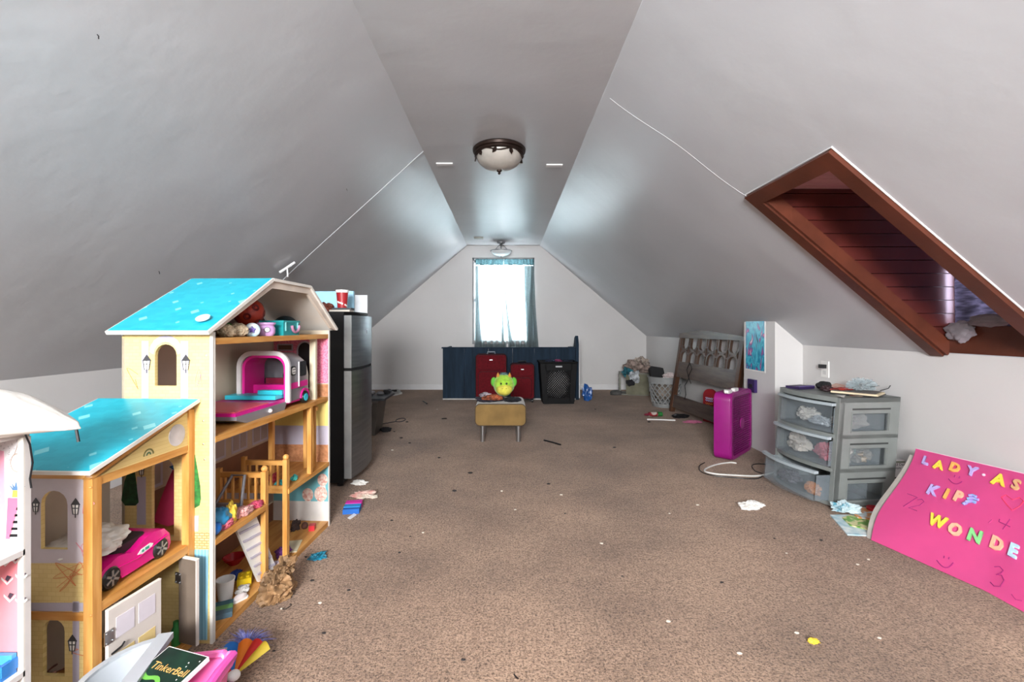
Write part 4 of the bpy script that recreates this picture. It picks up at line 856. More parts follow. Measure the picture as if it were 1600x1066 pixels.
for (y, nm) in ((WYN - 0.004, 'wing_post'), (-0.028, 'wing_post')):
    o = obj(nm, B(FX - 0.024, FX, y, y + 0.026, 0.026, WZT if y < -0.1 else WZT + 0.115), PINE, dh, bev=0.002)
    for z in (0.16, Z1 - 0.02, WZT - 0.02): obj('screw_cap', ball(nb(), (FX - 0.004, y - 0.001, z), (0.004, 0.003, 0.004), 2), PINE, o)
obj('wing_beam', B(FX - 0.02, FX - 0.002, WYN + 0.022, -0.028, WZT - 0.022, WZT), PINEY, dh, bev=0.002)
obj('wing_beam', B(FX - 0.02, FX - 0.001, WYN + 0.022, -0.028, Z1 - 0.026, Z1), PINEY, dh, bev=0.002)
obj('wing_beam', B(WXB, FX - 0.02, WYN - 0.004, WYN + 0.02, WZT, WZT + 0.022), PINEX, dh, bev=0.002)
obj('wing_beam', B(WXB, FX - 0.024, WYN - 0.005, WYN - 0.0005, Z1 - 0.035, Z1 - 0.015), PINEX, dh, bev=0.001)
obj('wing_floor', B(WXB + 0.01, FX - 0.02, WYN + 0.012, -0.001, Z1 - 0.02, Z1), PINEY, dh)
wbk = obj('wing_back_wall', prism(nb(), [(WYN + 0.01, 0.026), (-0.001, 0.026), (-0.001, WZT + 0.09), (WYN + 0.01, WZT)], WXB, WXB + 0.01, 'yz'), mat('print_beige2', 'c9bfae', 0.5, var=0.04), dh)
gp = obj('wing_gable_panel', prism(nb(), [(WYN + 0.026, WZT), (-0.028, WZT), (-0.028, WZT + 0.108)], FX - 0.014, FX - 0.004, 'yz'), YB_, dh)
md = obj('medallion_print', prism(nb(), arc(-0.075, WZT + 0.045, 0.034, 0.034, 0, 360, 24)[:-1], FX - 0.004, FX - 0.0025, 'yz'), mat('print_silver_grey', 'c7c2c4', 0.5, var=0.08, vs_=20), gp)
for k, c_ in enumerate(('6f6a3a', 'c7b98a', '4d6a4a')): obj('rainbow_print', ribbon(nb(), arc(-0.185, WZT + 0.012, 0.017 - 0.005 * k, 0.017 - 0.005 * k, 0, 180, 10), 0.004, FX - 0.004, FX - 0.0028, 'yz'), mat('print_' + c_, c_, 0.5), gp)
wp, wq = (WYN - 0.03, WZT + 0.018), (0.0 - 0.002, WZT + 0.018 + 0.12)
rs = slab('wing_roof', wp, wq, EDGE, 0.010, WXB - 0.03, FX + 0.02)
d = Vector((wq[0] - wp[0], wq[1] - wp[1])).normalized(); nn = Vector((-d.y, d.x)) * 0.010
slab('shingle_print', (wp[0] + nn.x + d.x * 0.004, wp[1] + nn.y + d.y * 0.004), (wq[0] + nn.x, wq[1] + nn.y), TEALR, 0.001, WXB - 0.026, FX + 0.016, rs)
obj('roof_rafter', prism(nb(), [(WYN - 0.01, WZT + 0.001), (WYN + 0.01, WZT + 0.001), (-0.004, WZT + 0.118), (-0.004, WZT + 0.134), (-0.03, WZT + 0.126)], FX - 0.022, FX - 0.004, 'yz'), PINEY, dh)
# wing doors
DOORM = mat('print_door_lavender', 'c9c0b8', 0.5, var=0.03); DPAN = mat('print_door_panel', 'd2ba7e', 0.5)
def door(loc, rz, w_, label, back=None):
    sg = -1 if back else 1
    Mdd = Matrix.Translation(loc) @ Matrix.Rotation(R(rz), 4, 'Z')
    dd = obj('door', B(0, w_, -0.005, 0.005, 0.0, 0.275, Mdd), DOORM, dh); 
    obj('door_edge', B(-0.0005, w_ + 0.0015, -0.0045, 0.0045, 0.274, 0.277, Mdd), EDGE, dd)
    for (x0, x1, z0, z1) in ((0.02, w_ * 0.46, 0.03, 0.15), (w_ * 0.54, w_ - 0.02, 0.03, 0.15), (0.02, w_ * 0.46, 0.19, 0.245), (w_ * 0.54, w_ - 0.02, 0.19, 0.245)):
        obj('door_panel_print', B(x0, x1, *sorted((-0.0062 * sg, -0.005 * sg)), z0, z1, Mdd), DPAN if z0 < 0.1 else mat('print_door_pane', 'd7cfd6', 0.5), dd)
    if back: obj('door_back', B(0.002, w_ - 0.003, -0.0065, -0.005, 0.002, 0.272, Mdd), back, dd)
    hg = nb(); box(hg, -0.012, 0.012, -0.008, -0.005, 0.19, 0.225, Mdd); 
    h_ = obj('hinge', hg, CHROME, dd)
    for x in (-0.008, 0.008):
        for z in (0.195, 0.22): obj('hinge_screw', ball(nb(), Mdd @ Vector((x, -0.009, z)), 0.0028, 2), CHROME, h_)
    if not back: obj('latch', tube(nb(), [Mdd @ Vector(q) for q in ((0.004, -0.010, 0.16), (0.03, -0.012, 0.165), (0.038, -0.012, 0.172))], 0.0025, 6), BLACK, dd)
    return dd
door((FX + 0.006, WYN + 0.03, 0.035), 84, 0.155, '')
door((-0.076, -0.042, 0.035), -14, 0.073, '', mat('door_back_brown', '736558', 0.5, var=0.08))
# wicker panel at the wing wall
Mw = Matrix.Translation((WXB + 0.125, WYN - 0.02, 0.18))
obj('wicker_panel', B(-0.03, 0.012, -0.004, 0.004, 0.0, 0.20, Mw), brickprint('wicker_weave', 'b49a86', 'a58a75', '7d6450', 40, 0.5, 0.5, 0.06, rot=(R(90), 0, 0)), dh, label='woven wicker shutter on the wing wall')
# ================================================================ things in the dollhouse
def L2W(x, y, z): return MD @ Vector((x, y, z))
RZD = -2.37
# attic shelf
def aloc(u, v, dx): # spot on the attic floor for a photo column
    p = pl(u, 524, dh, 0, dx); return L2W(dx, p.y, Z3)
def yat(u, dx): return pl(u, 600, dh, 0, dx).y
def bobj(name, m, c, r, label, cat, amp=0.0, seed=0, flat=None, fr=2.5, ridge=False, sub=4):
    return one(name, ball(nb(), (0, 0, 0), r, sub, amp, fr, seed, flat, ridge=ridge), m, label, cat, L2W(*c), RZD, smooth=True)
rb = thing('red_ball', 'red rubber ball with dark craters on the dollhouse attic shelf', 'ball', L2W(-0.17, yat(389, -0.17) + 0.0, Z3 + 0.04), RZD)
obj('shell', ball(nb(), (0, 0, 0.062), 0.062, 4), mat('red_orange_rubber', 'c4432f', 0.4, col2='8f1f1d', vs_=14, ramp=(0.42, 0.5)), rb, smooth=True)
for k in range(16):
    a = k * 2.4; zz = 1 - 2 * (k + 0.5) / 16; rr_ = math.sqrt(1 - zz * zz); d_ = Vector((rr_ * math.cos(a), rr_ * math.sin(a), zz))
    q = d_.to_track_quat('Z', 'Y').to_matrix().to_4x4(); obj('crater', lathe(nb(), [(0.009, 0.0), (0.013, 0.0012), (0.016, 0.0)], 12, M=Matrix.Translation(Vector((0, 0, 0.062)) + d_ * 0.0615) @ q), mat('dark_red_rubber', '7d1a1c', 0.45), rb)
one('spotted_cloth', ball(nb(), (0, 0, 0), (0.06, 0.10, 0.022), 4, 0.25, 5, 71, flat=0.018), mat('red_spotted', '8c2530', 0.7, col2='c98a84', vs_=70, ramp=(0.3, 0.4)), 'dark red spotted cloth under the red ball', 'cloth', L2W(-0.19, yat(385, -0.19) + 0.02, Z3 + 0.018), RZD, smooth=True)
CRM = mat('cream_crochet', 'd6c3a4', 0.95, var=0.15, vs_=40, bump=0.6, bs=140)
for u, r_, lb in ((354, 0.025, 'lumpy cream crochet animal at the edge of the attic shelf'), (372, 0.028, 'round cream crochet head next to the doughnut toy')):
    bobj('crochet_toy', CRM, (-0.045, yat(u, -0.045), Z3 + r_ * 0.85), (r_ * 1.2, r_ * 1.25, r_), lb, 'soft toy', 0.18, int(u), r_ * 0.8, 3)
bobj('brown_plush', mat('brown_fur', '8a6a4c', 0.95, var=0.2, vs_=40), (-0.15, yat(352, -0.1) + 0.01, Z3 + 0.03), (0.035, 0.04, 0.035), 'brown plush toy behind the crochet animals', 'soft toy', 0.2, 9, 0.028)
bobj('knitted_lump', mat('green_knit', '2f7a38', 0.9), (-0.18, yat(375, -0.12), Z3 + 0.028), (0.03, 0.04, 0.026), 'green knitted lump behind the crochet heads', 'cloth', 0.2, 5, 0.025)
t = thing('doughnut_toy', 'pale blue doughnut toy with purple star on the attic shelf', 'toy', L2W(-0.035, yat(394, -0.035), Z3), RZD + 30)
tor = [(0.018 * math.cos(a), 0.0, 0.025 + 0.018 * math.sin(a)) for a in [2 * math.pi * i / 20 for i in range(20)]]
obj('ring', tube(nb(), tor, 0.0135 - 0.002, 10, closed=True), mat('pale_blue_vinyl', 'a9d3e0', 0.4, col2='e9eef0', vs_=30), t, smooth=True)
obj('star', prism(nb(), [((0.016 if i % 2 == 0 else 0.007) * math.cos(i * math.pi / 5 + 1.57), 0.026 + (0.016 if i % 2 == 0 else 0.007) * math.sin(i * math.pi / 5 + 1.57)) for i in range(10)], -0.016, -0.010, 'xz'), mat('purple_vinyl', '5b3aa0', 0.4), t)
t = thing('toy_pot', 'lavender toy pot with round emblem on the attic shelf', 'toy pot', L2W(-0.045, yat(416, -0.045), Z3), RZD)
obj('pot', lathe(nb(), [(0, 0), (0.026, 0), (0.034, 0.012), (0.034, 0.032), (0.029, 0.042), (0.036, 0.05), (0.036, 0.056), (0.030, 0.056), (0.026, 0.046), (0, 0.02)], 28), mat('lavender_plastic', 'cfa3d6', 0.4, var=0.03), t, smooth=True)
Me = Matrix.Rotation(R(35), 4, 'Z') @ Matrix.Translation((0, -0.0345, 0.026)) @ Matrix.Rotation(R(90), 4, 'X')
obj('emblem', lathe(nb(), [(0, 0), (0.012, 0), (0.012, 0.0025), (0, 0.0025)], 20, M=Me), mat('emblem_grey', '7c6f86', 0.5), t); obj('emblem_face', lathe(nb(), [(0, 0.0025), (0.009, 0.0025), (0.009, 0.004), (0, 0.004)], 20, M=Me), WHITE, t)
t = thing('teal_box', 'translucent teal toy case with pink handle on the attic shelf', 'toy case', L2W(-0.05, yat(450, -0.03), Z3), RZD)
obj('case', B(-0.07, 0.035, -0.068, 0.072, 0, 0.058), mat('teal_plastic', '1f8e92', 0.3, var=0.05), t, bev=0.005)
obj('lid', B(-0.073, 0.038, -0.071, 0.075, 0.058, 0.066), mat('teal_plastic_lid', '2a9ea0', 0.3), t, bev=0.003)
obj('handle', tube(nb(), [Vector((0.040, 0.03 + 0.032 * math.cos(a), 0.044 - 0.03 * math.sin(a))) for a in [math.pi * i / 10 for i in range(11)]], 0.006, 8), mat('pink_grey_plastic', 'b7809c', 0.4), t, smooth=True)
for y in (-0.05, 0.055): obj('latch', B(0.0352, 0.039, y - 0.003, y + 0.003, 0.02, 0.06), mat('pale_teal', '7fc4c4', 0.4), t)
bobj('dark_bowl', mat('dark_teal_plastic', '15303c', 0.35), (-0.20, yat(452, -0.18), Z3 + 0.045), (0.055, 0.07, 0.05), 'dark teal dome lying behind the toy case in the attic', 'bowl', 0, 0, 0.044)
# camper
cy0 = yat(450, -0.02); Zc = Z2
CAM = thing('toy_camper', 'silver and pink toy camper van with its side folded out', 'toy camper', L2W(-0.13, cy0 + 0.1, Zc), RZD)
SIL = mat('silver_plastic', '8d8c92', 0.35, metal=0.3, var=0.03); HOT = mat('hot_pink_plastic', 'd61a8c', 0.35, var=0.04); AQ = mat('aqua_plastic', '35bfd2', 0.35); COR = mat('coral_plastic', 'e0606c', 0.4, var=0.03)
def arch_sec(w0, z0, z1, r, k=1.0, zb=0.03):
    h = w0 / 2 * k; pts = [(-h, zb)] + [(-h, z1 - r)] + arc(-h + r, z1 - r, r, r, 180, 90, 6) + arc(h - r, z1 - r, r, r, 90, 0, 6) + [(h, z1 - r), (h, zb)]
    return pts
secs = []
for y, k, zt in ((-0.10, 1.0, 0.245), (-0.03, 1.0, 0.248), (0.05, 0.98, 0.245), (0.10, 0.93, 0.225), (0.135, 0.84, 0.19), (0.15, 0.75, 0.14)):
    secs.append([(x, y, z) for x, z in arch_sec(0.215, 0, zt, 0.06, k)])
bm = nb(); VV = [[bm.verts.new(p) for p in s] for s in secs]
fcs = [bm.faces.new((A[j], A[j + 1], C[j + 1], C[j])) for A, C in zip(VV, VV[1:]) for j in range(len(A) - 1)]
fcs.append(bm.faces.new(VV[-1])); bmesh.ops.recalc_face_normals(bm, faces=bm.faces); bmesh.ops.solidify(bm, geom=bm.faces[:], thickness=0.005)
obj('shell', bm, SIL, CAM, smooth=True)
obj('rear_frame', ribbon(nb(), arch_sec(0.222, 0, 0.25, 0.06), 0.02, -0.108, -0.095), mat('pale_grey_plastic', 'c6c2c2', 0.4), CAM)
obj('lining', ribbon(nb(), arch_sec(0.192, 0, 0.235, 0.055), 0.012, -0.098, 0.06), HOT, CAM, smooth=False)
obj('chassis', B(-0.10, 0.10, -0.10, 0.12, 0.02, 0.045), HOT, CAM, bev=0.004)
obj('bench', B(-0.09, 0.09, -0.03, 0.02, 0.045, 0.10), HOT, CAM, bev=0.006)
obj('dashboard', B(-0.09, 0.09, 0.07, 0.10, 0.045, 0.12), mat('dark_red_plastic', '8a1c3c', 0.4), CAM, bev=0.006)
obj('steering_wheel', tube(nb(), [(0.03 + 0.022 * math.cos(a), 0.055 + 0.008 * math.sin(a), 0.14 + 0.022 * math.sin(a)) for a in [2 * math.pi * i / 16 for i in range(16)]], 0.004, 6, closed=True), BLACK, CAM)
obj('side_stripe', B(0.1075, 0.1105, -0.085, 0.085, 0.085, 0.112), HOT, CAM, bev=0.001)
obj('side_window', prism(nb(), rrect(0.01, 0.075, 0.135, 0.205, 0.012), 0.1065, 0.1095, 'yz'), mat('dark_toy_glass', '1b1d24', 0.15), CAM)
obj('window_bar', tube(nb(), [(0.112, -0.005, 0.09), (0.112, -0.005, 0.205)], 0.004, 6), mat('pale_grey_plastic', 'c6c2c2', 0.4), CAM)
bdg = obj('badge', prism(nb(), rrect(-0.072, -0.028, 0.145, 0.188, 0.015), 0.1075, 0.111, 'yz'), BLACK, CAM); obj('badge_face', prism(nb(), rrect(-0.066, -0.034, 0.151, 0.182, 0.011), 0.111, 0.1125, 'yz'), WHITE, bdg)
for z in (0.160, 0.173):
    for k in range(3): obj('badge_mark', B(0.1125, 0.1132, -0.062 + 0.009 * k, -0.056 + 0.009 * k, z - 0.002, z + 0.002), BLACK, bdg)
for x in (-0.104, 0.104):
    wl = obj('wheel', lathe(nb(), [(0, -0.01), (0.028, -0.01), (0.031, 0), (0.028, 0.01), (0, 0.01)], 20, M=Matrix.Translation((x, 0.06, 0.031)) @ Matrix.Rotation(R(90), 4, 'Y')), BLACK, CAM, smooth=True)
    obj('hubcap', lathe(nb(), [(0, -0.012), (0.018, -0.012), (0.018, 0.012), (0, 0.012)], 18, M=Matrix.Translation((x, 0.06, 0.031)) @ Matrix.Rotation(R(90), 4, 'Y')), AQ, wl, smooth=True)
obj('wheel_arch', ribbon(nb(), arc(0.06, 0.031, 0.038, 0.04, 0, 180, 12), 0.008, 0.106, 0.112, 'yz'), HOT, CAM)
obj('sofa', B(-0.14, 0.085, -0.16, -0.08, 0.05, 0.068), AQ, CAM, bev=0.004); obj('sofa_back', B(-0.02, 0.09, -0.115, -0.085, 0.066, 0.085), AQ, CAM, bev=0.004)
obj('fold_out_deck', B(-0.165, 0.10, -0.46, -0.10, 0.034, 0.046), HOT, CAM, bev=0.003)
obj('deck_mat', B(-0.155, 0.09, -0.45, -0.22, 0.046, 0.049), COR, CAM)
obj('deck_skirt', prism(nb(), [(-0.46, 0.02), (-0.40, 0.0), (-0.12, 0.0), (-0.10, 0.034), (-0.46, 0.034)], -0.16, 0.105, 'yz'), SIL, CAM, bev=0.003)
obj('knob', ball(nb(), (0.108, -0.24, 0.018), 0.009, 3), mat('pale_grey_plastic', 'c6c2c2', 0.4), CAM, smooth=True)
# middle floor
def mloc(u, dx): return (dx, yat(u, dx))
def lump(name, u, dx, z0, r, col, label, cat, seed, amp=0.3, ridge=True, rough=0.8):
    y = yat(u, dx); return bobj(name, mat('c_' + col, col, rough, var=0.15, vs_=25), (dx, y, z0 + r[2] * 0.8), r, label, cat, amp, seed, r[2] * 0.8, 2.6, ridge)
lump('toy_hood', 343, -0.04, Z1, (0.03, 0.05, 0.04), '2c88b8', 'blue toy hood lying on the dollhouse landing', 'toy', 81, 0.2, False, 0.4)
lump('doll_dress', 352, -0.03, Z1, (0.025, 0.045, 0.022), 'd76a7c', 'pink doll dress on the dollhouse landing', 'doll clothes', 82)
lump('doll_hair', 361, -0.025, Z1, (0.018, 0.018, 0.045), 'd8b33c', 'yellow doll hair sticking up on the landing', 'doll', 83)
lump('doll_scarf', 380, -0.025, Z1, (0.025, 0.05, 0.018), 'e0a7a0', 'pale pink doll clothes at the landing edge', 'doll clothes', 84)
lump('doll_shoes', 400, -0.02, Z1, (0.02, 0.035, 0.014), 'c24a66', 'rose and blue doll shoes beside the railing', 'doll clothes', 85)
one('blue_ball', ball(nb(), (0, 0, 0), (0.022, 0.03, 0.022), 3), mat('blue_vinyl', '1f6fc4', 0.35), 'blue oval ball on the rim of the dollhouse landing', 'ball', L2W(-0.022, yat(335, -0.02), Z1 + 0.022), RZD, smooth=True)
t = thing('toy_lounger', 'grey plastic toy chair frame standing on the landing', 'toy chair', L2W(-0.10, yat(375, -0.07), Z1), RZD)
GR = mat('grey_toy_plastic', '6e6c70', 0.4)
obj('frame', tube(nb(), [(-0.055, -0.03, 0.02), (-0.02, 0.03, 0.125), (0.03, 0.03, 0.125), (0.05, -0.03, 0.0)], 0.006, 8), GR, t, smooth=True)
obj('seat', B(-0.045, 0.042, -0.035, -0.02, 0.01, 0.035), GR, t, bev=0.004); obj('leg', B(-0.05, -0.04, -0.03, -0.02, 0.0, 0.02), GR, t)
lump('teal_doll_shoe', 437, -0.06, Z1, (0.014, 0.03, 0.014), '3fb3b4', 'teal doll boot on the far landing', 'doll clothes', 86)
lump('teal_doll_shoe', 460, -0.03, Z1, (0.012, 0.02, 0.014), '49b7ae', 'mint doll boot at the far landing edge', 'doll clothes', 87)
lump('red_doll_top', 428, -0.12, Z1, (0.02, 0.03, 0.02), 'a8323c', 'red doll top behind the far railing', 'doll clothes', 88)
# ground floor
GZ = 0.026
def gf(u, v): # a point of the dollhouse base board
    Mi = MD.inverted(); o = Mi @ Vector((0, 0, CH)); d_ = Mi.to_3x3() @ ray(u, v); return o + d_ * ((GZ - o.z) / d_.z)
p = gf(352, 938); t = thing('toy_cup', 'white ribbed paper cup standing on the dollhouse base', 'cup', L2W(max(p.x, -0.25), p.y, GZ), 0)
prof_c = [(0, 0.0), (0.022, 0.0)]
for i in range(8): prof_c += [(0.023 + 0.001 * i, 0.004 + 0.009 * i), (0.0245 + 0.001 * i, 0.0085 + 0.009 * i)]
prof_c += [(0.033, 0.08), (0.030, 0.08), (0.022, 0.01), (0, 0.008)]
obj('cup', lathe(nb(), prof_c, 24), mat('white_paper', 'e8e6e2', 0.6), t, smooth=True)
def glump(name, u, v, r, col, label, cat, seed, amp=0.3, ridge=True, rough=0.8):
    p = gf(u, v); return bobj(name, mat('c_' + col, col, rough, var=0.15, vs_=25), (min(p.x, -r[0] * 0.6), p.y, GZ + r[2] * 0.8), r, label, cat, amp, seed, r[2] * 0.8, 2.6, ridge)
p = gf(390, 912); t = thing('toy_block', 'yellow plastic toy block with round studs on the base', 'toy block', L2W(p.x - 0.02, p.y, GZ), 25)
YP = mat('yellow_plastic', 'e6c321', 0.35); obj('block', B(-0.025, 0.025, -0.03, 0.03, 0, 0.032), YP, t, bev=0.002)
for x in (-0.012, 0.012):
    for y in (-0.015, 0.015): obj('stud', lathe(nb(), [(0, 0.032), (0.007, 0.032), (0.007, 0.039), (0, 0.039)], 12, c=(x, y, 0)), YP, t)
p = gf(372, 885); t = thing('red_toy_bowl', 'glossy red toy bowl lying in the dollhouse ground floor', 'toy bowl', L2W(p.x - 0.03, p.y + 0.02, GZ), 0)
obj('bowl', lathe(nb(), [(0, 0), (0.02, 0), (0.042, 0.025), (0.045, 0.032), (0.041, 0.032), (0.018, 0.006), (0, 0.006)], 24), mat('glossy_red', 'b81e28', 0.25), t, smooth=True)
glump('blue_toy', 368, 905, (0.022, 0.03, 0.018), '2348a8', 'dark blue crumpled toy beside the yellow block', 'toy', 91)
glump('white_rag', 380, 925, (0.025, 0.03, 0.012), 'dedbd6', 'white rag behind the doll sneaker', 'cloth', 92)
p = gf(379, 938); t = thing('doll_sneaker', 'white doll sneaker on the edge of the dollhouse base', 'doll shoe', L2W(p.x - 0.01, p.y, GZ), 60)
obj('sole', prism(nb(), rrect(-0.03, 0.03, -0.012, 0.012, 0.011), 0, 0.006, 'xy'), WHITE, t); obj('upper', ball(nb(), (0, 0, 0.010), (0.027, 0.011, 0.014), 3, 0.15, 3, 2), mat('white_pink_cloth', 'ddd2cf', 0.7), t, smooth=True)
p = gf(360, 958); t = thing('pencil_pouch', 'folded green and grey pouch on the dollhouse base edge', 'pouch', L2W(-0.05, p.y, GZ), 28)
for i, c_ in enumerate(('4a6472', '6aa05a', '35606e')): obj('stripe', B(-0.035, 0.035, -0.045 + 0.03 * i, -0.015 + 0.03 * i, 0, 0.018), mat('pouch_' + c_, c_, 0.7), t, bev=0.005)
p = gf(325, 953); one('grey_card', B(-0.03, 0.03, -0.04, 0.04, 0, 0.002), mat('grey_card', '9aa0a0', 0.6), 'flat grey card lying on the dollhouse base', 'card', L2W(-0.09, p.y, GZ), -20)
glump('purple_toy', 443, 868, (0.03, 0.035, 0.02), '8b4a9c', 'purple and white doll clothes on the far base', 'doll clothes', 93)
glump('lilac_cloth', 437, 886, (0.03, 0.03, 0.014), 'd7c6d6', 'white lilac cloth by the dollhouse posts', 'cloth', 94)
glump('brown_toy_ball', 476, 826, (0.016, 0.018, 0.018), '5f3a2c', 'dark brown ball on the far end of the base', 'ball', 95, 0.05, False)
p = gf(491, 828); one('red_block', B(-0.014, 0.014, -0.018, 0.018, 0, 0.026), mat('red_plastic', 'c02430', 0.35), 'small red toy block at the far end of the base', 'toy block', L2W(p.x - 0.01, p.y, GZ), 10, bev=0.002)
p = gf(470, 855); one('cream_card', B(-0.035, 0.035, -0.06, 0.06, 0, 0.003), mat('cream_card', 'd9d0b0', 0.6), 'cream sheet lying on the far base board', 'card', L2W(-0.05, p.y, GZ), 12)
glump('dark_doll_chair', 462, 828, (0.02, 0.03, 0.028), '3b2c28', 'dark tangled doll furniture at the far end', 'toy', 96)
# brown paper bag on the carpet
bm = ball(nb(), (0, 0, 0.05), (0.062, 0.075, 0.06), 5, 0.30, 2.4, 101, flat=0.05, ridge=True); ball(bm, (0.01, 0.05, 0.10), (0.035, 0.045, 0.03), 4, 0.5, 2.8, 102, ridge=True)
one('paper_bag', bm, mat('brown_paper', '9a7650', 0.7, var=0.2, vs_=14), 'crumpled brown paper bag on the carpet against the dollhouse', 'paper bag', fl(427, 942, 0) + Vector((0, 0.02, 0)), smooth=True)
# wing: pink car, white cloth, slide
FXW = FX
t = thing('toy_car', 'hot pink open toy car parked on the dollhouse wing shelf', 'toy car', L2W(FX - 0.085, -0.20, Z1), RZD)
HP = mat('glossy_hot_pink', 'd5107c', 0.2, var=0.02, coat=0.3)
side = [(-0.135, 0.02), (-0.128, 0.050), (-0.10, 0.068), (-0.06, 0.078), (-0.035, 0.074), (-0.02, 0.067), (0.0, 0.072), (0.03, 0.088), (0.06, 0.092), (0.10, 0.085), (0.122, 0.06), (0.126, 0.03), (0.118, 0.014), (-0.05, 0.012), (-0.058, 0.03), (-0.075, 0.042), (-0.10, 0.04), (-0.118, 0.02)]
obj('body', prism(nb(), side, -0.06, 0.06, 'yz'), HP, t, bev=0.010, seg=3)
obj('cockpit', prism(nb(), rrect(-0.04, 0.04, -0.05, 0.06, 0.02), 0.068, 0.0935, 'xy'), mat('dark_cockpit', '2b1c22', 0.6), t)
for y in (-0.085, 0.085):
    for x in (-0.052, 0.052):
        wl = obj('wheel', lathe(nb(), [(0, -0.012), (0.026, -0.012), (0.031, -0.006), (0.031, 0.006), (0.026, 0.012), (0, 0.012)], 24, M=Matrix.Translation((x, y, 0.031)) @ Matrix.Rotation(R(90), 4, 'Y')), BLACK, t, smooth=True)
        s_ = 1 if x > 0 else -1
        for k in range(6):
            a = k * math.pi / 3; obj('spoke', B(-0.0015, 0.0015, -0.003, 0.003, 0.004, 0.021, Matrix.Translation((x + s_ * 0.013, y, 0.031)) @ Matrix.Rotation(a, 4, 'X')), CHROME, wl)
dk = obj('door_sticker', prism(nb(), [(0.0, 0.052), (0.012, 0.062), (0.045, 0.066), (0.056, 0.060), (0.05, 0.052), (0.02, 0.046)], 0.0605, 0.062, 'yz'), WHITE, t)
obj('sticker_mark', B(0.062, 0.0625, 0.014, 0.022, 0.052, 0.059), mat('teal_mark', '3fa58e', 0.4), dk); obj('sticker_mark', B(0.062, 0.0625, 0.026, 0.040, 0.053, 0.061), mat('teal_mark', '3fa58e', 0.4), dk)
obj('side_crease', tube(nb(), [(0.0605, -0.08, 0.05), (0.0615, 0.0, 0.042), (0.0615, 0.11, 0.062)], 0.0025, 6), HP, t, smooth=True)
one('white_cloth', ball(nb(), (0, 0, 0), (0.075, 0.09, 0.035), 5, 0.25, 2.4, 111, flat=0.03), mat('white_rag', 'd9d4cc', 0.9, var=0.05), 'white rag draped over the back of the pink toy car', 'cloth', L2W(FX - 0.11, -0.26, Z1 + 0.115), RZD, smooth=True)
t = thing('pink_slide', 'pink and blue plastic doll slide standing behind the wing doorway', 'toy slide', L2W(-0.20, 0.09, Z1), RZD)
obj('chute', sheet(nb(), lambda a, b: Vector((-0.05 + 0.1 * a, -0.03 + 0.09 * b, 0.02 + 0.16 * b ** 0.8 + 0.03 * abs(a - 0.5))), 8, 10, 0.004), mat('pink_slide_plastic', 'd8456e', 0.3), t, smooth=True)
obj('chute_rim', tube(nb(), [(-0.05, 0.05, 0.2), (0, 0.03, 0.18), (0.05, 0.05, 0.2), (0.0, 0.075, 0.22)], 0.007, 8, closed=True), mat('blue_rim_plastic', '2f6fa8', 0.3), t, smooth=True)
for x in (-0.04, 0.04): obj('leg', tube(nb(), [(x, 0.06, 0), (x, 0.06, 0.19)], 0.005, 6), mat('blue_rim_plastic', '2f6fa8', 0.3), t)
# behind the wing doors
one('blue_bucket', lathe(nb(), [(0, 0), (0.025, 0), (0.032, 0.06), (0.029, 0.06), (0.023, 0.004), (0, 0.004)], 20), mat('royal_blue_plastic', '1a3ac0', 0.35), 'royal blue toy bucket inside the wing doorway', 'toy bucket', L2W(FX - 0.09, -0.09, 0.026), smooth=True)
one('green_bottle', lathe(nb(), [(0, 0), (0.013, 0), (0.013, 0.05), (0.008, 0.06), (0.008, 0.075), (0, 0.075)], 16), mat('green_plastic', '2c7a3a', 0.35), 'small green toy bottle beside the open wing door', 'toy bottle', L2W(FX - 0.03, -0.045, 0.026), smooth=True)
one('green_leaves', ball(nb(), (0, 0, 0), (0.05, 0.04, 0.025), 4, 0.5, 4, 112, flat=0.02, ridge=True), mat('plastic_leaves', '3f7a2c', 0.7, var=0.3, vs_=60), 'green artificial leaves behind the arched wing window', 'plant', L2W(-0.22, WYN + 0.07, Z1 + 0.02), smooth=True)
one('wire_toy', tube(nb(), [(0.05 * math.cos(a) * (1 + 0.2 * math.sin(5 * a)), 0.03 * math.sin(a * 3), 0.05 + 0.05 * math.sin(a)) for a in [2 * math.pi * i / 60 for i in range(60)]], 0.002, 5, closed=True), mat('copper_wire', '8a5a4a', 0.4, metal=0.7), 'tangled copper wire toy in the lower wing archway', 'toy', L2W(-0.23, WYN + 0.08, 0.028))
# ================================================================ pink dollhouse at the side
MPH = Matrix.Translation((-1.03, 1.0, 0)); ph = thing('pink_dollhouse', 'white framed pink dollhouse beside the turquoise roofed one', 'dollhouse', M=MPH)
WB = mat('white_melamine', 'cfcbc8', 0.4, var=0.02); TERR = mat('print_terrazzo', 'd6d2d2', 0.5, col2='a9a5a7', vs_=160, ramp=(0.36, 0.42)); CORW = mat('print_coral', 'e88a92', 0.5, var=0.04); CORD = mat('print_coral_dark', 'd2565c', 0.5, var=0.05)
HT = 0.815
obj('far_panel', B(-0.36, 0.0, -0.012, 0.0, 0, HT), WB, ph, bev=0.001)
obj('near_panel', B(-0.36, 0.0, -0.46, -0.448, 0, HT), WB, ph)
obj('front_edge', B(-0.012, 0.0, -0.016, -0.012, 0, HT), EDGE, ph)
obj('back_panel', B(-0.37, -0.36, -0.46, 0.0, 0, HT), mat('print_pink_back', 'e29aa4', 0.5, var=0.03), ph)
for z in (0.02, 0.315, 0.575): obj('shelf', B(-0.36, 0.0, -0.448, -0.012, z - 0.012, z), WB, ph, bev=0.001)
rf = obj('roof_slab', B(-0.38, -0.003, -0.47, 0.0, HT, HT + 0.014), WB, ph, bev=0.002)
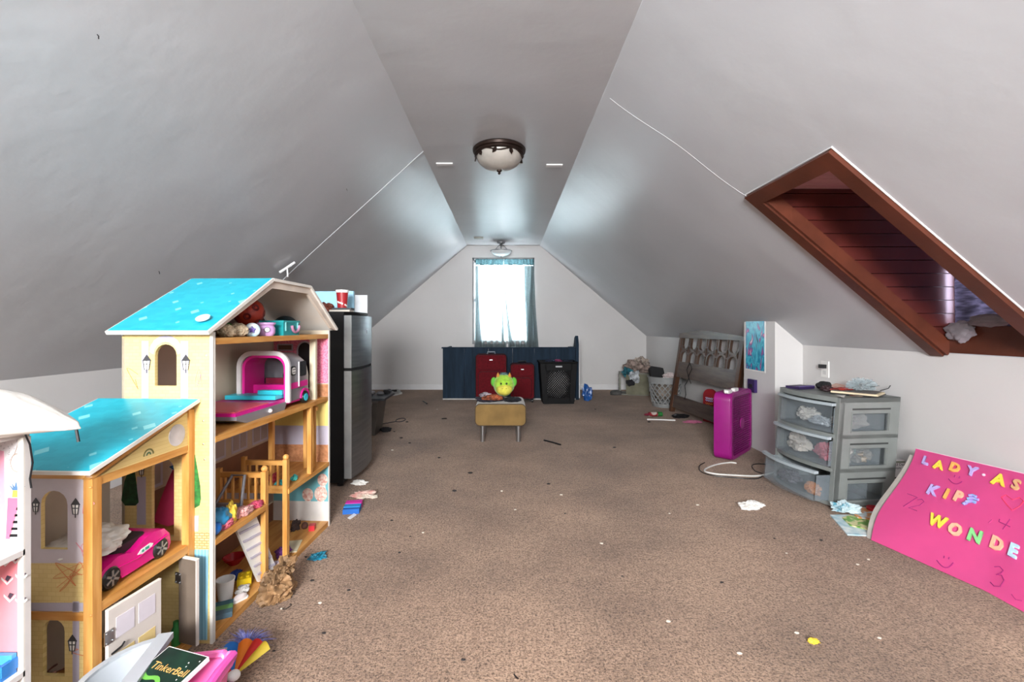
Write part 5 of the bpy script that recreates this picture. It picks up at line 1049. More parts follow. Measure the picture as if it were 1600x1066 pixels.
def pd(name, pts, m, th=0.001):
    q = [(p_.x, p_.z) for p_ in (pl(u, v, ph, 1, -0.012) for u, v in pts)]; return obj(name, prism(nb(), q, -0.012, -0.012 - th, 'xz'), m, ph)
obj('terrazzo_print', B(-0.355, -0.012, -0.0128, -0.012, 0.576, HT - 0.001), TERR, ph); obj('coral_print', B(-0.355, -0.012, -0.0128, -0.012, 0.316, 0.562), CORW, ph); obj('coral_print', B(-0.355, -0.012, -0.0128, -0.012, 0.021, 0.302), CORD, ph)
pd('pink_stripe_print', [(-20, 700), (7, 705), (8, 802), (-20, 802)], mat('print_soft_pink', 'e6a0b4', 0.5), 0.0014); pd('blue_stripe_print', [(-20, 803), (9, 803), (9, 850), (-20, 850)], mat('print_soft_blue', 'a9cdd6', 0.5), 0.0014)
mr = pd('mirror_print', [(28 + 11 * math.cos(a), 723 + 15 * math.sin(a)) for a in [2 * math.pi * i / 20 for i in range(20)]], mat('print_gold_rim', 'a08a78', 0.5), 0.0014); pd('mirror_glass_print', [(28 + 9 * math.cos(a), 723 + 13 * math.sin(a)) for a in [2 * math.pi * i / 20 for i in range(20)]], mat('print_mirror', 'dfe5ea', 0.3), 0.002)
pd('mirror_cord_print', [(23, 710), (29, 692), (34, 710), (33, 710), (29, 695), (24, 710)], mat('print_gold_rim', 'a08a78', 0.5), 0.0014)
pd('melon_print', [(13, 778), (33, 778), (16, 842), (10, 842)], mat('print_melon', 'e86a86', 0.5), 0.0014)
for i in range(6): pd('stair_stripe_print', [(30 - 2.6 * i, 782 + 10.5 * i), (36, 782 + 10.5 * i), (36, 786 + 10.5 * i), (29 - 2.6 * i, 786 + 10.5 * i)], BLACK, 0.002)
pd('pineapple_print', [(21, 764), (32, 764), (33, 777), (20, 777)], mat('print_pineapple', 'e0bc4c', 0.5), 0.0016); pd('pineapple_leaf_print', [(16, 758), (22, 764), (20, 756), (24, 762), (26, 752), (28, 762), (33, 755), (31, 764), (40, 760), (33, 766), (21, 766)], mat('print_blue_leaf', '4c6f94', 0.5), 0.0018)
for (u, v) in ((5, 876), (21, 872), (8, 905), (30, 900), (12, 932), (30, 938)):
    pd('zigzag_shelf_print', [(u - 5, v - 3), (u + 4, v + 6), (u + 13, v - 3), (u + 13, v), (u + 4, v + 9), (u - 5, v)], WHITE, 0.0016); pd('zigzag_books_print', [(u + 1, v), (u + 4, v - 6), (u + 11, v - 4), (u + 5, v + 4)], mat('print_dark_books', '4a3c48', 0.5), 0.0014)
sf = thing('toy_sofa', 'small blue toy sofa on the shelf of the pink dollhouse', 'toy sofa', (-1.03 - 0.035, 0.967, 0.315)); SB = mat('blue_sofa_plastic', '2a7ac6', 0.4)
obj('seat', B(-0.024, 0.022, -0.016, 0.016, 0, 0.022), SB, sf, bev=0.004); obj('backrest', B(-0.024, 0.022, 0.006, 0.016, 0.018, 0.042), mat('light_blue_sofa', '4c9fd8', 0.4), sf, bev=0.004)
for s in (-1, 1): obj('arm', B(s * 0.021 - 0.004, s * 0.021 + 0.004, -0.016, 0.016, 0.01, 0.033), SB, sf, bev=0.003)
one('toy_rug', B(-0.05, 0.018, -0.05, 0.012, 0, 0.003), mat('dark_rug', '3a3450', 0.9, col2='8a86a0', vs_=60), 'dark patterned toy rug in front of the blue sofa', 'toy rug', (-1.06, 0.925, 0.315))
# white bag on the pink house, with its drawstring
t = thing('white_bag', 'white cloth drawstring bag slumped on the pink dollhouse', 'bag', (-1.065, 0.94, HT + 0.014))
def bagf():
    bm = ball(nb(), (0, 0, 0.042), (0.115, 0.09, 0.05), 5, 0.07, 1.7, 122, flat=0.042)
    for v in bm.verts:
        if v.co.x > 0.04:
            k = (v.co.x - 0.04) / 0.075; v.co.x += 0.03 * k; v.co.y = v.co.y * (1 - 0.6 * min(k, 1)) + 0.055 * k; v.co.z = v.co.z * (1 - 0.55 * min(k, 1)) - 0.014 * k * k
    return bm
obj('sack', bagf(), mat('white_canvas', 'd2cdc6', 0.9, var=0.03, bump=0.3, bs=25), t, smooth=True)
obj('drawstring', tube(nb(), [(0.015, 0.02, 0.004), (0.040, 0.04, 0.002), (0.043, 0.05, -0.03), (0.047, 0.052, -0.07), (0.040, 0.053, -0.105), (0.043, 0.053, -0.125)], 0.002, 6), BLACK, t, smooth=True)
obj('cord_tip', tube(nb(), [(0.138, 0.055, 0.0), (0.142, 0.056, -0.026)], 0.003, 6), BLACK, t)

# ================================================================ fridge
MFR = Matrix.Translation((-1.01, 3.02, 0)); t = thing('mini_fridge', 'two door mini fridge with steel doors and black cabinet', 'fridge', M=MFR)
FB = mat('fridge_black', '0b0c0d', 0.55, spec=0.25, var=0.06, bump=0.05, bs=80); STL = mat('dark_stainless', '858c92', 0.33, metal=0.9, var=0.08, stretch=(1, 1, 14), vs_=3)
obj('cabinet', B(-0.49, -0.055, 0.005, 0.45, 0.03, 1.135), FB, t, bev=0.004)
obj('top_panel', prism(nb(), [(-0.49, 0.0), (-0.05, 0.0), (-0.012, 0.05), (0.006, 0.15), (0.01, 0.225), (0.006, 0.30), (-0.012, 0.40), (-0.05, 0.455), (-0.49, 0.455)], 1.135, 1.155, 'xy'), FB, t, bev=0.003)
def fdoor(z0, z1):
    pts = [(-0.05, 0.0), (0.0, 0.0)] + [(0.022 * math.sin(math.pi * i / 10), 0.455 * i / 10) for i in range(1, 10)] + [(0.0, 0.455), (-0.05, 0.455)]
    d_ = obj('door', prism(nb(), pts, z0, z1, 'xy'), STL, t)
    obj('door_edge', B(-0.045, 0.001, -0.005, 0.0, z0, z1), mat('pale_steel_edge', 'a9abaa', 0.35, metal=0.6), d_, bev=0.001)
    return d_
dt = fdoor(0.785, 1.13); db = fdoor(0.06, 0.765)
obj('hinge_gap', B(-0.05, -0.002, 0.002, 0.45, 0.765, 0.785), FB, t)
obj('badge', B(0.021, 0.0245, 0.235, 0.285, 1.0, 1.04), mat('badge_grey', '8f9499', 0.3, metal=0.7), dt)
obj('logo_mark', B(0.0245, 0.0255, 0.245, 0.262, 1.008, 1.032), mat('badge_dark', '4a4f55', 0.3), dt)
for y in (0.05, 0.40): obj('foot', lathe(nb(), [(0, 0), (0.02, 0), (0.02, 0.03), (0, 0.03)], 12, c=(-0.09, y, 0)), BLACK, t)
for y in (0.05, 0.40): obj('foot', lathe(nb(), [(0, 0), (0.02, 0), (0.02, 0.03), (0, 0.03)], 12, c=(-0.44, y, 0)), BLACK, t)
FT = 1.155
t = thing('paper_cup', 'red paper cup with white spots on top of the fridge', 'cup', (-1.085, 3.06, FT + 0.026)); RC = mat('red_cup', 'a31e26', 0.4)
obj('body', lathe(nb(), [(0, 0), (0.03, 0), (0.038, 0.10), (0, 0.10)], 28), RC, t, smooth=True); obj('rim', lathe(nb(), [(0.036, 0.10), (0.041, 0.10), (0.042, 0.118), (0.036, 0.118), (0, 0.112)], 28), WHITE, t, smooth=True)
for k in range(18):
    a = k * 2.39; z = 0.012 + 0.08 * ((k * 0.618) % 1); r = 0.0302 + 0.08 * z; Mq = Matrix.Rotation(a, 4, 'Z') @ Matrix.Translation((r, 0, z)) @ Matrix.Rotation(R(90), 4, 'Y'); obj('dot', lathe(nb(), [(0, 0), (0.006, 0), (0.006, 0.0012), (0, 0.0012)], 10, M=Mq), WHITE, t)
one('notebook', B(-0.075, 0.06, -0.04, 0.05, 0, 0.012), mat('paper_stack', 'cfc9bd', 0.7), 'pale notebook on the fridge under the dark one', 'notebook', (-1.085, 3.07, FT), bev=0.002)
one('notebook', B(-0.06, 0.065, -0.04, 0.045, 0, 0.012), mat('dark_notebook', '3a3a3e', 0.6), 'dark notebook under the red paper cup', 'notebook', (-1.085, 3.07, FT + 0.013), 4, bev=0.002)
one('blue_board', B(-0.165, 0.165, 0, 0.02, 0, 0.155), mat('pale_blue_card', '9fd2ea', 0.5, var=0.03), 'pale blue board standing at the back of the fridge top', 'board', (-1.25, 3.30, FT), -6)
one('white_carton', B(-0.05, 0.05, -0.03, 0.03, 0, 0.13), mat('white_carton', 'c9cdd0', 0.6), 'white carton behind the red paper cup', 'box', (-1.055, 3.36, FT), 8, bev=0.003)
one('leather_pouch', ball(nb(), (0, 0, 0.03), (0.05, 0.04, 0.035), 4, 0.35, 2.5, 131, flat=0.03, ridge=True), mat('brown_leather', '6e3423', 0.6, var=0.2), 'crumpled brown leather pouch on the fridge top', 'pouch', (-1.20, 3.09, FT), smooth=True)
# bin behind the fridge
t = thing('waste_bin', 'brown plastic waste bin with a flat tray on it behind the fridge', 'waste bin', (-1.40, 4.60, 0)); BN = mat('brown_bin_plastic', '57524c', 0.45, var=0.06)
bm = nb(); P4 = [(-0.13, -0.13), (0.13, -0.13), (0.13, 0.13), (-0.13, 0.13)]; A = [bm.verts.new((x, y, 0)) for x, y in P4]; C = [bm.verts.new((x * 1.3, y * 1.3, 0.34)) for x, y in P4]
bm.faces.new(A[::-1]); bm.faces.new(C)
for i in range(4): bm.faces.new((A[i], A[(i + 1) % 4], C[(i + 1) % 4], C[i]))
obj('body', bm, BN, t, bev=0.02)
obj('rim', B(-0.178, 0.178, -0.178, 0.178, 0.325, 0.345), BN, t, bev=0.006)
obj('bag_flap', prism(nb(), [(-0.05, 0.33), (0.12, 0.33), (0.10, 0.16), (0.06, 0.13), (0.02, 0.16), (-0.03, 0.26)], -0.185, -0.180, 'xz'), mat('white_liner', 'c9c8c4', 0.5), t)
t = thing('flat_tray', 'dark flat tray with clutter lying across the waste bin', 'tray', (-1.40, 4.62, 0.346)); obj('tray', B(-0.19, 0.235, -0.20, 0.22, 0, 0.02), mat('dark_tray', '30343a', 0.4), t, bev=0.004)
for i, (x, y, c_) in enumerate(((0.05, -0.05, '2c2f36'), (0.12, 0.08, '8a8c90'), (0.02, 0.12, 'b5b7ba'), (0.17, 0.16, '1e1f22'))): one('clutter', ball(nb(), (0, 0, 0.015), (0.035, 0.03, 0.02), 3, 0.3, 3, 140 + i, flat=0.015), mat('clutter_' + c_, c_, 0.5), ('black lump', 'grey lump', 'pale lump', 'small black wad')[i] + ' of clutter lying on the dark tray', 'clutter', (-1.40 + x, 4.62 + y, 0.366), smooth=True)
one('black_sock', ball(nb(), (0, 0, 0.022), (0.055, 0.04, 0.025), 4, 0.3, 2.5, 150, flat=0.022), mat('black_fabric', '18181a', 0.8), 'black balled sock on the carpet near the waste bin', 'sock', fl(603, 675), smooth=True)
for i, (u, lb) in enumerate(((606, 'grey sneaker near the end wall baseboard, darker of the pair'), (619, 'pale sneaker near the end wall baseboard'))):
    p = fl(u, 617); t = thing('sneaker', lb, 'shoe', p, 70, group='sneakers by the end wall')
    obj('sole', prism(nb(), rrect(-0.13, 0.13, -0.045, 0.045, 0.04), 0, 0.025, 'xy'), WHITE, t); obj('upper', ball(nb(), (0, 0, 0.03), (0.12, 0.042, 0.055), 4, 0.15, 2, 160 + i, flat=0.01), mat('sneaker_%d' % i, ('6a6a6e', 'a8a6a2')[i], 0.8), t, smooth=True); obj('collar', lathe(nb(), [(0.03, 0.06), (0.04, 0.06), (0.04, 0.085), (0.03, 0.085)], 14, c=(-0.05, 0, 0)), BLACK, t)
# ================================================================ drawer cart
MCt = Matrix.Translation((1.895, 2.67, 0)) @ Matrix.Rotation(R(6), 4, 'Z') @ Matrix(((1, 0, 0.08, 0), (0, 1, 0, 0), (0, 0, 1, 0), (0, 0, 0, 1)))
MC0 = Matrix.Translation((1.895, 2.67, 0)) @ Matrix.Rotation(R(6), 4, 'Z'); SH = Matrix(((1, 0, 0.08, 0), (0, 1, 0, 0), (0, 0, 1, 0), (0, 0, 0, 1)))
ct = thing('drawer_cart', 'grey plastic cart with three clear drawers, the lowest pulled out', 'drawer cart', M=MC0)
CG = mat('cart_grey_plastic', '7f8481', 0.42, var=0.04); CD, CWd, CHt = 0.385, 0.50, 0.64
def clearmat(name, col, a):
    m = mat(name, col, 0.25, var=0.02, alpha=a); return m
CLR = clearmat('clear_drawer_plastic', '9fabb2', 0.26); CLD = clearmat('smoky_clear_plastic', '6d7578', 0.14)
wins = [(0.445, 0.548), (0.243, 0.345), (0.042, 0.142)]
bm = prism(nb(), [(0.0, 0.015), (CD, 0.015), (CD, CHt), (0.0, CHt)], 0.0, 0.012, 'xz', [[(0.085, a), (0.315, a), (0.315, b), (0.085, b)] for a, b in wins], M=SH)
sp = obj('side_panel', bm, CG, ct)
for a, b in wins:
    obj('side_window', B(0.085, 0.315, 0.006, 0.009, a, b, SH), CLD, sp); obj('slot', B(0.08, 0.325, -0.001, 0.001, b + 0.02, b + 0.030, SH), mat('slot_shadow_grey', '3c3f3e', 0.6), sp)
    bm = nb(); ribbon(bm, [(0.08, a - 0.004), (0.32, a - 0.004), (0.32, b + 0.004), (0.08, b + 0.004)], 0.008, -0.004, 0.0, 'xz', M=SH, closed=True); obj('window_rim', bm, CG, sp)
obj('far_side_panel', B(0, CD, CWd - 0.012, CWd, 0.015, CHt, SH), CG, ct)
obj('back_panel', B(CD - 0.008, CD, 0.012, CWd - 0.012, 0.015, CHt, SH), CG, ct)
top = [(0.0, 0.0)] + [(-0.04 * math.sin(math.pi * i / 10), CWd * i / 10) for i in range(1, 10)] + [(0.0, CWd), (CD, CWd), (CD, 0.0)]
obj('top_panel', prism(nb(), top, CHt - 0.028, CHt, 'xy', M=SH), CG, ct, bev=0.004)
for z in (0.412, 0.215, 0.02): obj('shelf_rail', prism(nb(), top, z - 0.010, z + 0.012, 'xy', M=SH), CG, ct)
for y in (0.0, CWd - 0.03): obj('corner_post', B(-0.004, 0.03, y, y + 0.03, 0.015, CHt, SH), CG, ct, bev=0.004)
def bow(y, amp): return -amp * math.sin(math.pi * min(max(y / CWd, 0), 1))
for i, (z0, z1, out) in enumerate(((0.432, 0.598, 0.004), (0.235, 0.402, 0.018), (0.037, 0.205, 0.085))):
    fr = sheet(nb(), lambda a, b: SH @ Vector((-out - 0.006 + bow(0.03 + 0.44 * a, 0.042), 0.03 + 0.44 * a, z0 + (z1 - z0) * b)), 16, 2, 0.003)
    d_ = obj('drawer', fr, CLR, ct, smooth=True)
    lip = nb()
    pts = [Vector((-out - 0.012 + bow(0.02 + 0.46 * k / 16, 0.045), 0.02 + 0.46 * k / 16, z1)) for k in range(17)]
    for p_, q_ in zip(pts, pts[1:]):
        vs_ = [lip.verts.new(SH @ v) for v in (p_ + Vector((-0.012, 0, -0.008)), q_ + Vector((-0.012, 0, -0.008)), q_ + Vector((0.014, 0, -0.008)), p_ + Vector((0.014, 0, -0.008)), p_ + Vector((-0.012, 0, 0.008)), q_ + Vector((-0.012, 0, 0.008)), q_ + Vector((0.014, 0, 0.008)), p_ + Vector((0.014, 0, 0.008)))]
        for f_ in ((0, 1, 2, 3), (4, 7, 6, 5), (0, 4, 5, 1), (2, 6, 7, 3), (1, 5, 6, 2), (0, 3, 7, 4)): lip.faces.new([vs_[j] for j in f_])
    obj('drawer_lip', lip, clearmat('drawer_lip_plastic', 'b4bfc4', 0.75), d_)
    obj('drawer_base', B(-out - 0.01, CD - 0.06 - out, 0.03, 0.47, z0, z0 + 0.004, SH), CLR, d_)
    for y in (0.03, 0.468): obj('drawer_side', B(-out - 0.005, CD - 0.06 - out, y, y + 0.003, z0, z1 - 0.02, SH), CLR, d_)
def cl(x, y, z): return MCt @ Vector((x, y, z))
inside = [(0.10, 0.36, 0.44, (0.05, 0.07, 0.045), 'e4e2dc', 'white ribbon bow in the top cart drawer', 'ribbon'), (0.16, 0.10, 0.44, (0.10, 0.055, 0.05), 'd8d2c8', 'white rolled cloth in the top cart drawer', 'cloth'), (0.06, 0.20, 0.44, (0.04, 0.07, 0.03), 'b9c3ca', 'pale blue cloth in the top cart drawer', 'cloth'), (0.07, 0.07, 0.44, (0.035, 0.035, 0.04), '5c4e50', 'dark sock in the top cart drawer', 'sock'),
          (0.05, 0.36, 0.244, (0.05, 0.08, 0.06), 'd2ccc2', 'cream bundle in the middle cart drawer', 'cloth'), (0.06, 0.14, 0.244, (0.05, 0.07, 0.05), 'b55c6c', 'pink garment in the middle cart drawer', 'clothes'), (0.10, 0.06, 0.244, (0.06, 0.03, 0.05), 'e0dcd4', 'white sock in the middle cart drawer', 'sock'), (0.22, 0.08, 0.244, (0.07, 0.05, 0.05), 'bdb3a4', 'beige cloth seen through the middle side window', 'cloth'), (0.15, 0.07, 0.29, (0.03, 0.03, 0.03), '9cb8ac', 'mint ball of cloth in the middle drawer', 'cloth'),
          (-0.03, 0.12, 0.046, (0.03, 0.06, 0.035), 'c98a5a', 'orange doll lying in the pulled out bottom drawer', 'doll'), (0.0, 0.34, 0.046, (0.05, 0.07, 0.04), '6a6a72', 'grey dark cloth at the end of the bottom drawer', 'cloth')]
for i, (x, y, z, r, c_, lb, ca) in enumerate(inside):
    bm = ball(nb(), (0, 0, r[2] * 0.9), r, 4, 0.32, 2.6, 200 + i, flat=r[2] * 0.9, ridge=True); one('drawer_item', bm, mat('item_' + c_, c_, 0.85, var=0.12), lb, ca, cl(x, y, z), 6, smooth=True)
# clutter on the cart
def ctp(u, v, z=CHt): # photo pixel on the cart top
    Y = (CH - z) * F / (v - CY); return Vector(((u - CX) / F * Y, Y, z))
def quad(name, pxs, z0, th, m, label, cat, bev=0.0):
    P = [((CH - z0) / (v - CY) * (u - CX), (CH - z0) * F / (v - CY)) for u, v in pxs]; c = Vector((sum(p[0] for p in P) / len(P), sum(p[1] for p in P) / len(P), z0))
    return one(name, prism(nb(), [(p[0] - c.x, p[1] - c.y) for p in P], 0, th, 'xy'), m, label, cat, c, bev=bev)
zt = CHt
quad('white_sheet', [(1258, 600), (1290, 594), (1330, 607), (1318, 622), (1284, 608)], zt, 0.002, WHITE, 'white paper sheet under the clutter on the cart', 'paper')
quad('colour_magazine', [(1290, 606), (1312, 598), (1362, 603), (1348, 620), (1328, 618)], zt + 0.002, 0.006, mat('magazine_red', 'c9705a', 0.4, col2='e8d2bc', vs_=30), 'glossy red and cream magazine on the cart', 'magazine')
t = thing('hard_book', 'open dark covered book overhanging the cart corner', 'book', cl(0.20, 0.10, zt + 0.008), 40)
obj('cover', B(-0.09, 0.09, -0.12, 0.12, 0, 0.004), mat('black_cover', '23211f', 0.5), t); obj('pages', B(-0.085, 0.085, -0.115, 0.115, 0.004, 0.014), mat('cream_pages', 'd9c9a8', 0.7), t); obj('front_cover', B(-0.075, 0.088, -0.10, 0.118, 0.014, 0.017), mat('grey_brown_cover', '5c5450', 0.5, var=0.1), t)
t = thing('purple_case', 'dark purple flat case lying on the far end of the cart', 'case', cl(0.08, 0.42, zt + 0.002), 20); obj('case', B(-0.07, 0.07, -0.05, 0.05, 0, 0.016), mat('dark_purple', '33254f', 0.5, var=0.1), t, bev=0.003); obj('flap', B(-0.07, 0.07, -0.052, -0.02, 0.016, 0.02), mat('violet_flap', '5b4a86', 0.5), t)
bmx = ball(nb(), (0, 0, 0.025), (0.07, 0.035, 0.028), 4, 0.2, 2, 221, flat=0.025); one('black_pouch', bmx, mat('black_fabric', '18181a', 0.8), 'black soft pouch beside the purple case', 'pouch', cl(0.20, 0.36, zt + 0.001), 30, smooth=True)
one('dark_bun', ball(nb(), (0, 0, 0.018), (0.035, 0.03, 0.02), 4, 0.25, 3, 222, flat=0.018), mat('dark_maroon', '3a2226', 0.6, var=0.2), 'dark maroon hair bun on the cart papers', 'hair piece', cl(0.10, 0.22, zt + 0.008), smooth=True)
one('green_packet', B(-0.06, 0.06, -0.03, 0.03, 0, 0.012), mat('green_white_packet', '5f9a5e', 0.4, col2='e2e6da', vs_=45, ramp=(0.48, 0.52)), 'green and white snack packet on the cart', 'packet', cl(0.24, 0.25, zt + 0.004), 20, bev=0.004)
one('clear_wrap', ball(nb(), (0, 0, 0.03), (0.10, 0.05, 0.035), 5, 0.5, 2.8, 223, flat=0.03, ridge=True), clearmat('clear_film', 'b9c8cc', 0.45), 'crumpled clear plastic wrap on the cart', 'plastic wrap', cl(0.29, 0.17, zt + 0.018), 15, smooth=True)
one('red_wrapper', ball(nb(), (0, 0, 0.012), (0.07, 0.04, 0.015), 4, 0.3, 3, 224, flat=0.012, ridge=True), mat('red_foil', 'b03a30', 0.35, var=0.2), 'red crumpled wrapper in the middle of the cart clutter', 'wrapper', cl(0.17, 0.18, zt + 0.01), 10, smooth=True)
one('wire_pin', tube(nb(), [(0, 0, 0.0), (0.05, 0, 0.014), (0.07, 0.01, 0.03)], 0.0025, 5), BLACK, 'thin black hairpin at the wall side of the cart', 'hairpin', cl(0.33, 0.08, zt + 0.028))
# outlet on the knee wall
Yo = XR * F / (1290 - CX); zo = CH - (577 - CY) / F * Yo; t = thing('wall_outlet', 'white wall outlet with a black plug above the cart', 'outlet', (XR, Yo, zo))
obj('plate', B(-0.008, 0.0, -0.04, 0.04, -0.06, 0.06), WHITE, t, bev=0.003); obj('plug', B(-0.04, -0.008, -0.022, 0.022, 0.008, 0.035), BLACK, t, bev=0.004); obj('socket', B(-0.0095, -0.008, -0.017, 0.017, -0.04, -0.012), mat('outlet_grey', 'cfcfcc', 0.4), t)
# white carton behind the cart
t = thing('white_carton_box', 'white printed carton wedged between the cart and the wall', 'box', (2.338, 2.86, 0)); obj('carton', B(-0.036, 0.036, -0.12, 0.12, 0, 0.262), mat('white_print_carton', 'd8d8d6', 0.5), t, bev=0.002)
Mt = Matrix.Translation((2.338 - 0.034, 2.7395, 0.235)) @ Matrix.Rotation(R(90), 4, 'X')
obj('label_band', B(-0.036, 0.036, -0.1212, -0.12, 0.245, 0.256), mat('grey_green_print', '7c8472', 0.5), t)
obj('lettering', textbm('123 Der', 0.020, 0.0006, Mt, 'LEFT'), BLACK, t, world=True); obj('lettering', textbm('People', 0.017, 0.0006, Matrix.Translation((0.0, 0, -0.02)) @ Mt, 'LEFT'), BLACK, t, world=True)
obj('icon_print', B(-0.036, -0.012, -0.1212, -0.12, 0.12, 0.16), BLACK, t); obj('icon_face_print', prism(nb(), arc(-0.024, 0.14, 0.007, 0.011, 0, 360, 12)[:-1], -0.1212, -0.1218, 'xz'), WHITE, t)

# ================================================================ pink poster board
BL = Vector((1.80, 2.27, 0.004)); UD = Vector((0.2326, -0.9725, 0)); VD = Vector((0.463, 0.272, 0.379)); PW = 0.84
NRM = UD.cross(VD).normalized()
if NRM.z < 0: NRM = -NRM
MPB = Matrix.Translation(BL)
pb = thing('poster_board', 'bright pink poster board with foam letters leaning on the right wall', 'poster board', M=MPB)
def psurf(a, b, off=0.0): # a in metres along the foot, b 0..1 up
    k = 0.012 * math.sin(math.pi * b) + 0.010 * math.sin(9 * b + 1.0) * max(0, 1 - a / 0.25) * b * (1 - b) * 2
    ex = max(0, a - 0.45); return BL + UD * a - Vector((0.2326 * ex, 0, 0)) + VD * b + NRM * (k + off) - UD * 0.018 * math.sin(2 * math.pi * b) * max(0, 1 - a / 0.4)
obj('sheet', sheet(nb(), lambda a, b: psurf(a * PW, b), 40, 20, -0.003), mat('fluorescent_pink_card', 'ff68b0', 0.55, var=0.03, vs_=4), pb, smooth=True, world=True)
obj('white_core_edge', tube(nb(), [psurf(PW * i / 40, 1.0, -0.001) for i in range(41)], 0.0022, 5), mat('pale_pink_edge', 'f3c6d8', 0.6), pb, world=True)
def pp(u, v): # photo pixel -> (a, b) on the board
    d = ray(u, v); o = Vector((0, 0, CH)); M_ = Matrix((UD, VD, -d)).transposed(); s = M_.inverted() @ (o - BL); return s.x, s.y
def frame(a, b, off):
    p = psurf(a, b, off); x = (psurf(a + 0.01, b, off) - p).normalized(); y = (psurf(a, b + 0.02, off) - p).normalized(); z = x.cross(y).normalized()
    if z.dot(NRM) < 0: z = -z
    return Matrix(((x.x, y.x, z.x, p.x), (x.y, y.y, z.y, p.y), (x.z, y.z, z.z, p.z), (0, 0, 0, 1)))
LC = {'l': 'b9a6e0', 'y': 'f0d64a', 'o': 'f0b05a', 'p': 'f6b494', 'g': '86d086', 'b': 'b8d8f0', 't': 'd8a878'}
for ch, u, v, c_, s_ in (('L', 1444, 722, 'l', 1), ('A', 1465, 729, 'y', 1), ('D', 1491, 733, 'o', 1), ('Y', 1518, 739, 'l', 1), ('A', 1562, 753, 'y', 1.15), ('S', 1589, 761, 't', 1), ('K', 1457, 770, 'l', 1), ('I', 1479, 776, 'o', 1), ('P', 1498, 780, 'p', 1), ('W', 1469, 820, 'y', 1.05), ('O', 1496, 833, 'p', 1.05), ('N', 1526, 843, 'g', 1.05), ('D', 1560, 855, 'p', 1.05), ('E', 1591, 866, 'b', 1.05)):
    a, b = pp(u, v); bm = textbm(ch, 0.082 * s_, 0.008, bold=0.0035); 
    bm.transform(frame(a, b, 0.0055) @ Matrix.Diagonal((0.72, 1, 1, 1))); obj('foam_letter', bm, mat('foam_' + c_, LC[c_], 0.8, var=0.02), pb, world=True)
a, b = pp(1537, 744); obj('foam_dot', ball(nb(), psurf(a, b, 0.004), 0.007, 2), mat('foam_dot_white', 'f0c8dc', 0.7), pb, world=True)
for k, (u0, v0, u1, v1) in enumerate(((1514, 778, 1526, 780), (1512, 783, 1530, 785), (1510, 788, 1526, 789), (1506, 792, 1512, 791))):
    (a0, b0), (a1, b1) = pp(u0, v0), pp(u1, v1); obj('glitter_cloud', tube(nb(), [psurf(a0, b0, 0.004), psurf((a0 + a1) / 2, (b0 + b1) / 2 + 0.01, 0.004), psurf(a1, b1, 0.004)], 0.007, 6), mat('foam_purple_glitter', 'a78ad8', 0.5, col2='7fb0e0', vs_=60), pb, world=True, smooth=True)
INK = mat('purple_marker', 'a01c6e', 0.7); INKF = mat('faded_marker', 'c83a80', 0.7); INKR = mat('red_marker', 'f0365c', 0.7)
def mark(name, pxs, m, r=0.0018):
    pts = [psurf(*pp(u, v), 0.0012) for u, v in pxs]; obj(name, tube(nb(), pts, r, 5), m, pb, world=True)
mark('marker_digit', [(1419, 774), (1435, 780), (1416, 795)], INK); mark('marker_digit', [(1436, 784), (1442, 783), (1446, 787), (1440, 793), (1424, 797), (1437, 802)], INK)
mark('marker_digit', [(1564, 815), (1563, 819), (1582, 827)], INK); mark('marker_digit', [(1581, 815), (1575, 823), (1569, 831)], INK)
mark('marker_digit', [(1556, 888), (1566, 888), (1573, 894), (1568, 898), (1560, 900), (1570, 901), (1575, 909), (1568, 918), (1556, 917), (1549, 911)], INK)
def smile(u, v, w_, h_):
    mark('marker_smile', [(u - w_ + 2 * w_ * i / 8, v + h_ * (1 - ((i - 4) / 4) ** 2) + (i - 4) * 0.5) for i in range(9)], INK, 0.002); mark('marker_eye', [(u - 0.5, v - 8), (u - 1.5, v - 5)], INK, 0.002); mark('marker_eye', [(u + 7, v - 6), (u + 6, v - 3.5)], INK, 0.002)
smile(1491, 752, 11, 6); smile(1478, 879, 13, 9)
mark('marker_heart', [(1584, 801), (1575, 792), (1566, 780), (1573, 776), (1584, 784), (1596, 780), (1604, 786), (1598, 794), (1586, 800)], INKR); mark('marker_stroke', [(1547, 821), (1552, 816)], INKF); mark('marker_stroke', [(1590, 930), (1598, 938), (1610, 940)], INKF)
# white sheet behind the pink board
wb = one('white_card', sheet(nb(), lambda a, b: psurf(-0.028 + a * 0.5 - 0.01 * math.sin(3.1 * b), b * 0.93, -0.012), 20, 14, 0.002), mat('white_card', 'e2ddd4', 0.6), 'white card sheet leaning behind the pink poster board', 'card', BL, world=True, smooth=True)
# magazines beside the cart
quad('picture_book', [(1297, 806), (1324, 837), (1366, 839), (1390, 815), (1370, 806)], 0.0, 0.006, mat('blue_white_cover', '9fc3cf', 0.4, col2='e8efee', vs_=20), 'pale blue picture book with white border on the carpet', 'book')
quad('green_book', [(1316, 810), (1328, 822), (1366, 831), (1372, 816), (1328, 806)], 0.007, 0.005, mat('green_cover', '6aa03a', 0.4, col2='d8d09a', vs_=26, ramp=(0.44, 0.52)), 'green covered picture book lying on the pale blue one', 'book')
quad('orange_book', [(1328, 799), (1340, 810), (1380, 815), (1386, 800), (1350, 794)], 0.013, 0.006, mat('orange_cover', 'cf8a4e', 0.4, col2='c8d6da', vs_=22, ramp=(0.42, 0.5)), 'orange and blue picture book on top of the floor pile', 'book')
one('blue_white_cloth', ball(nb(), (0, 0, 0.02), (0.07, 0.045, 0.03), 5, 0.4, 2.6, 231, flat=0.02, ridge=True), mat('blue_white_fabric', 'c3d6da', 0.8, col2='4f94a8', vs_=14, ramp=(0.36, 0.44)), 'blue and white crumpled cloth by the cart foot', 'cloth', fl(1321, 799, 0.02), smooth=True)
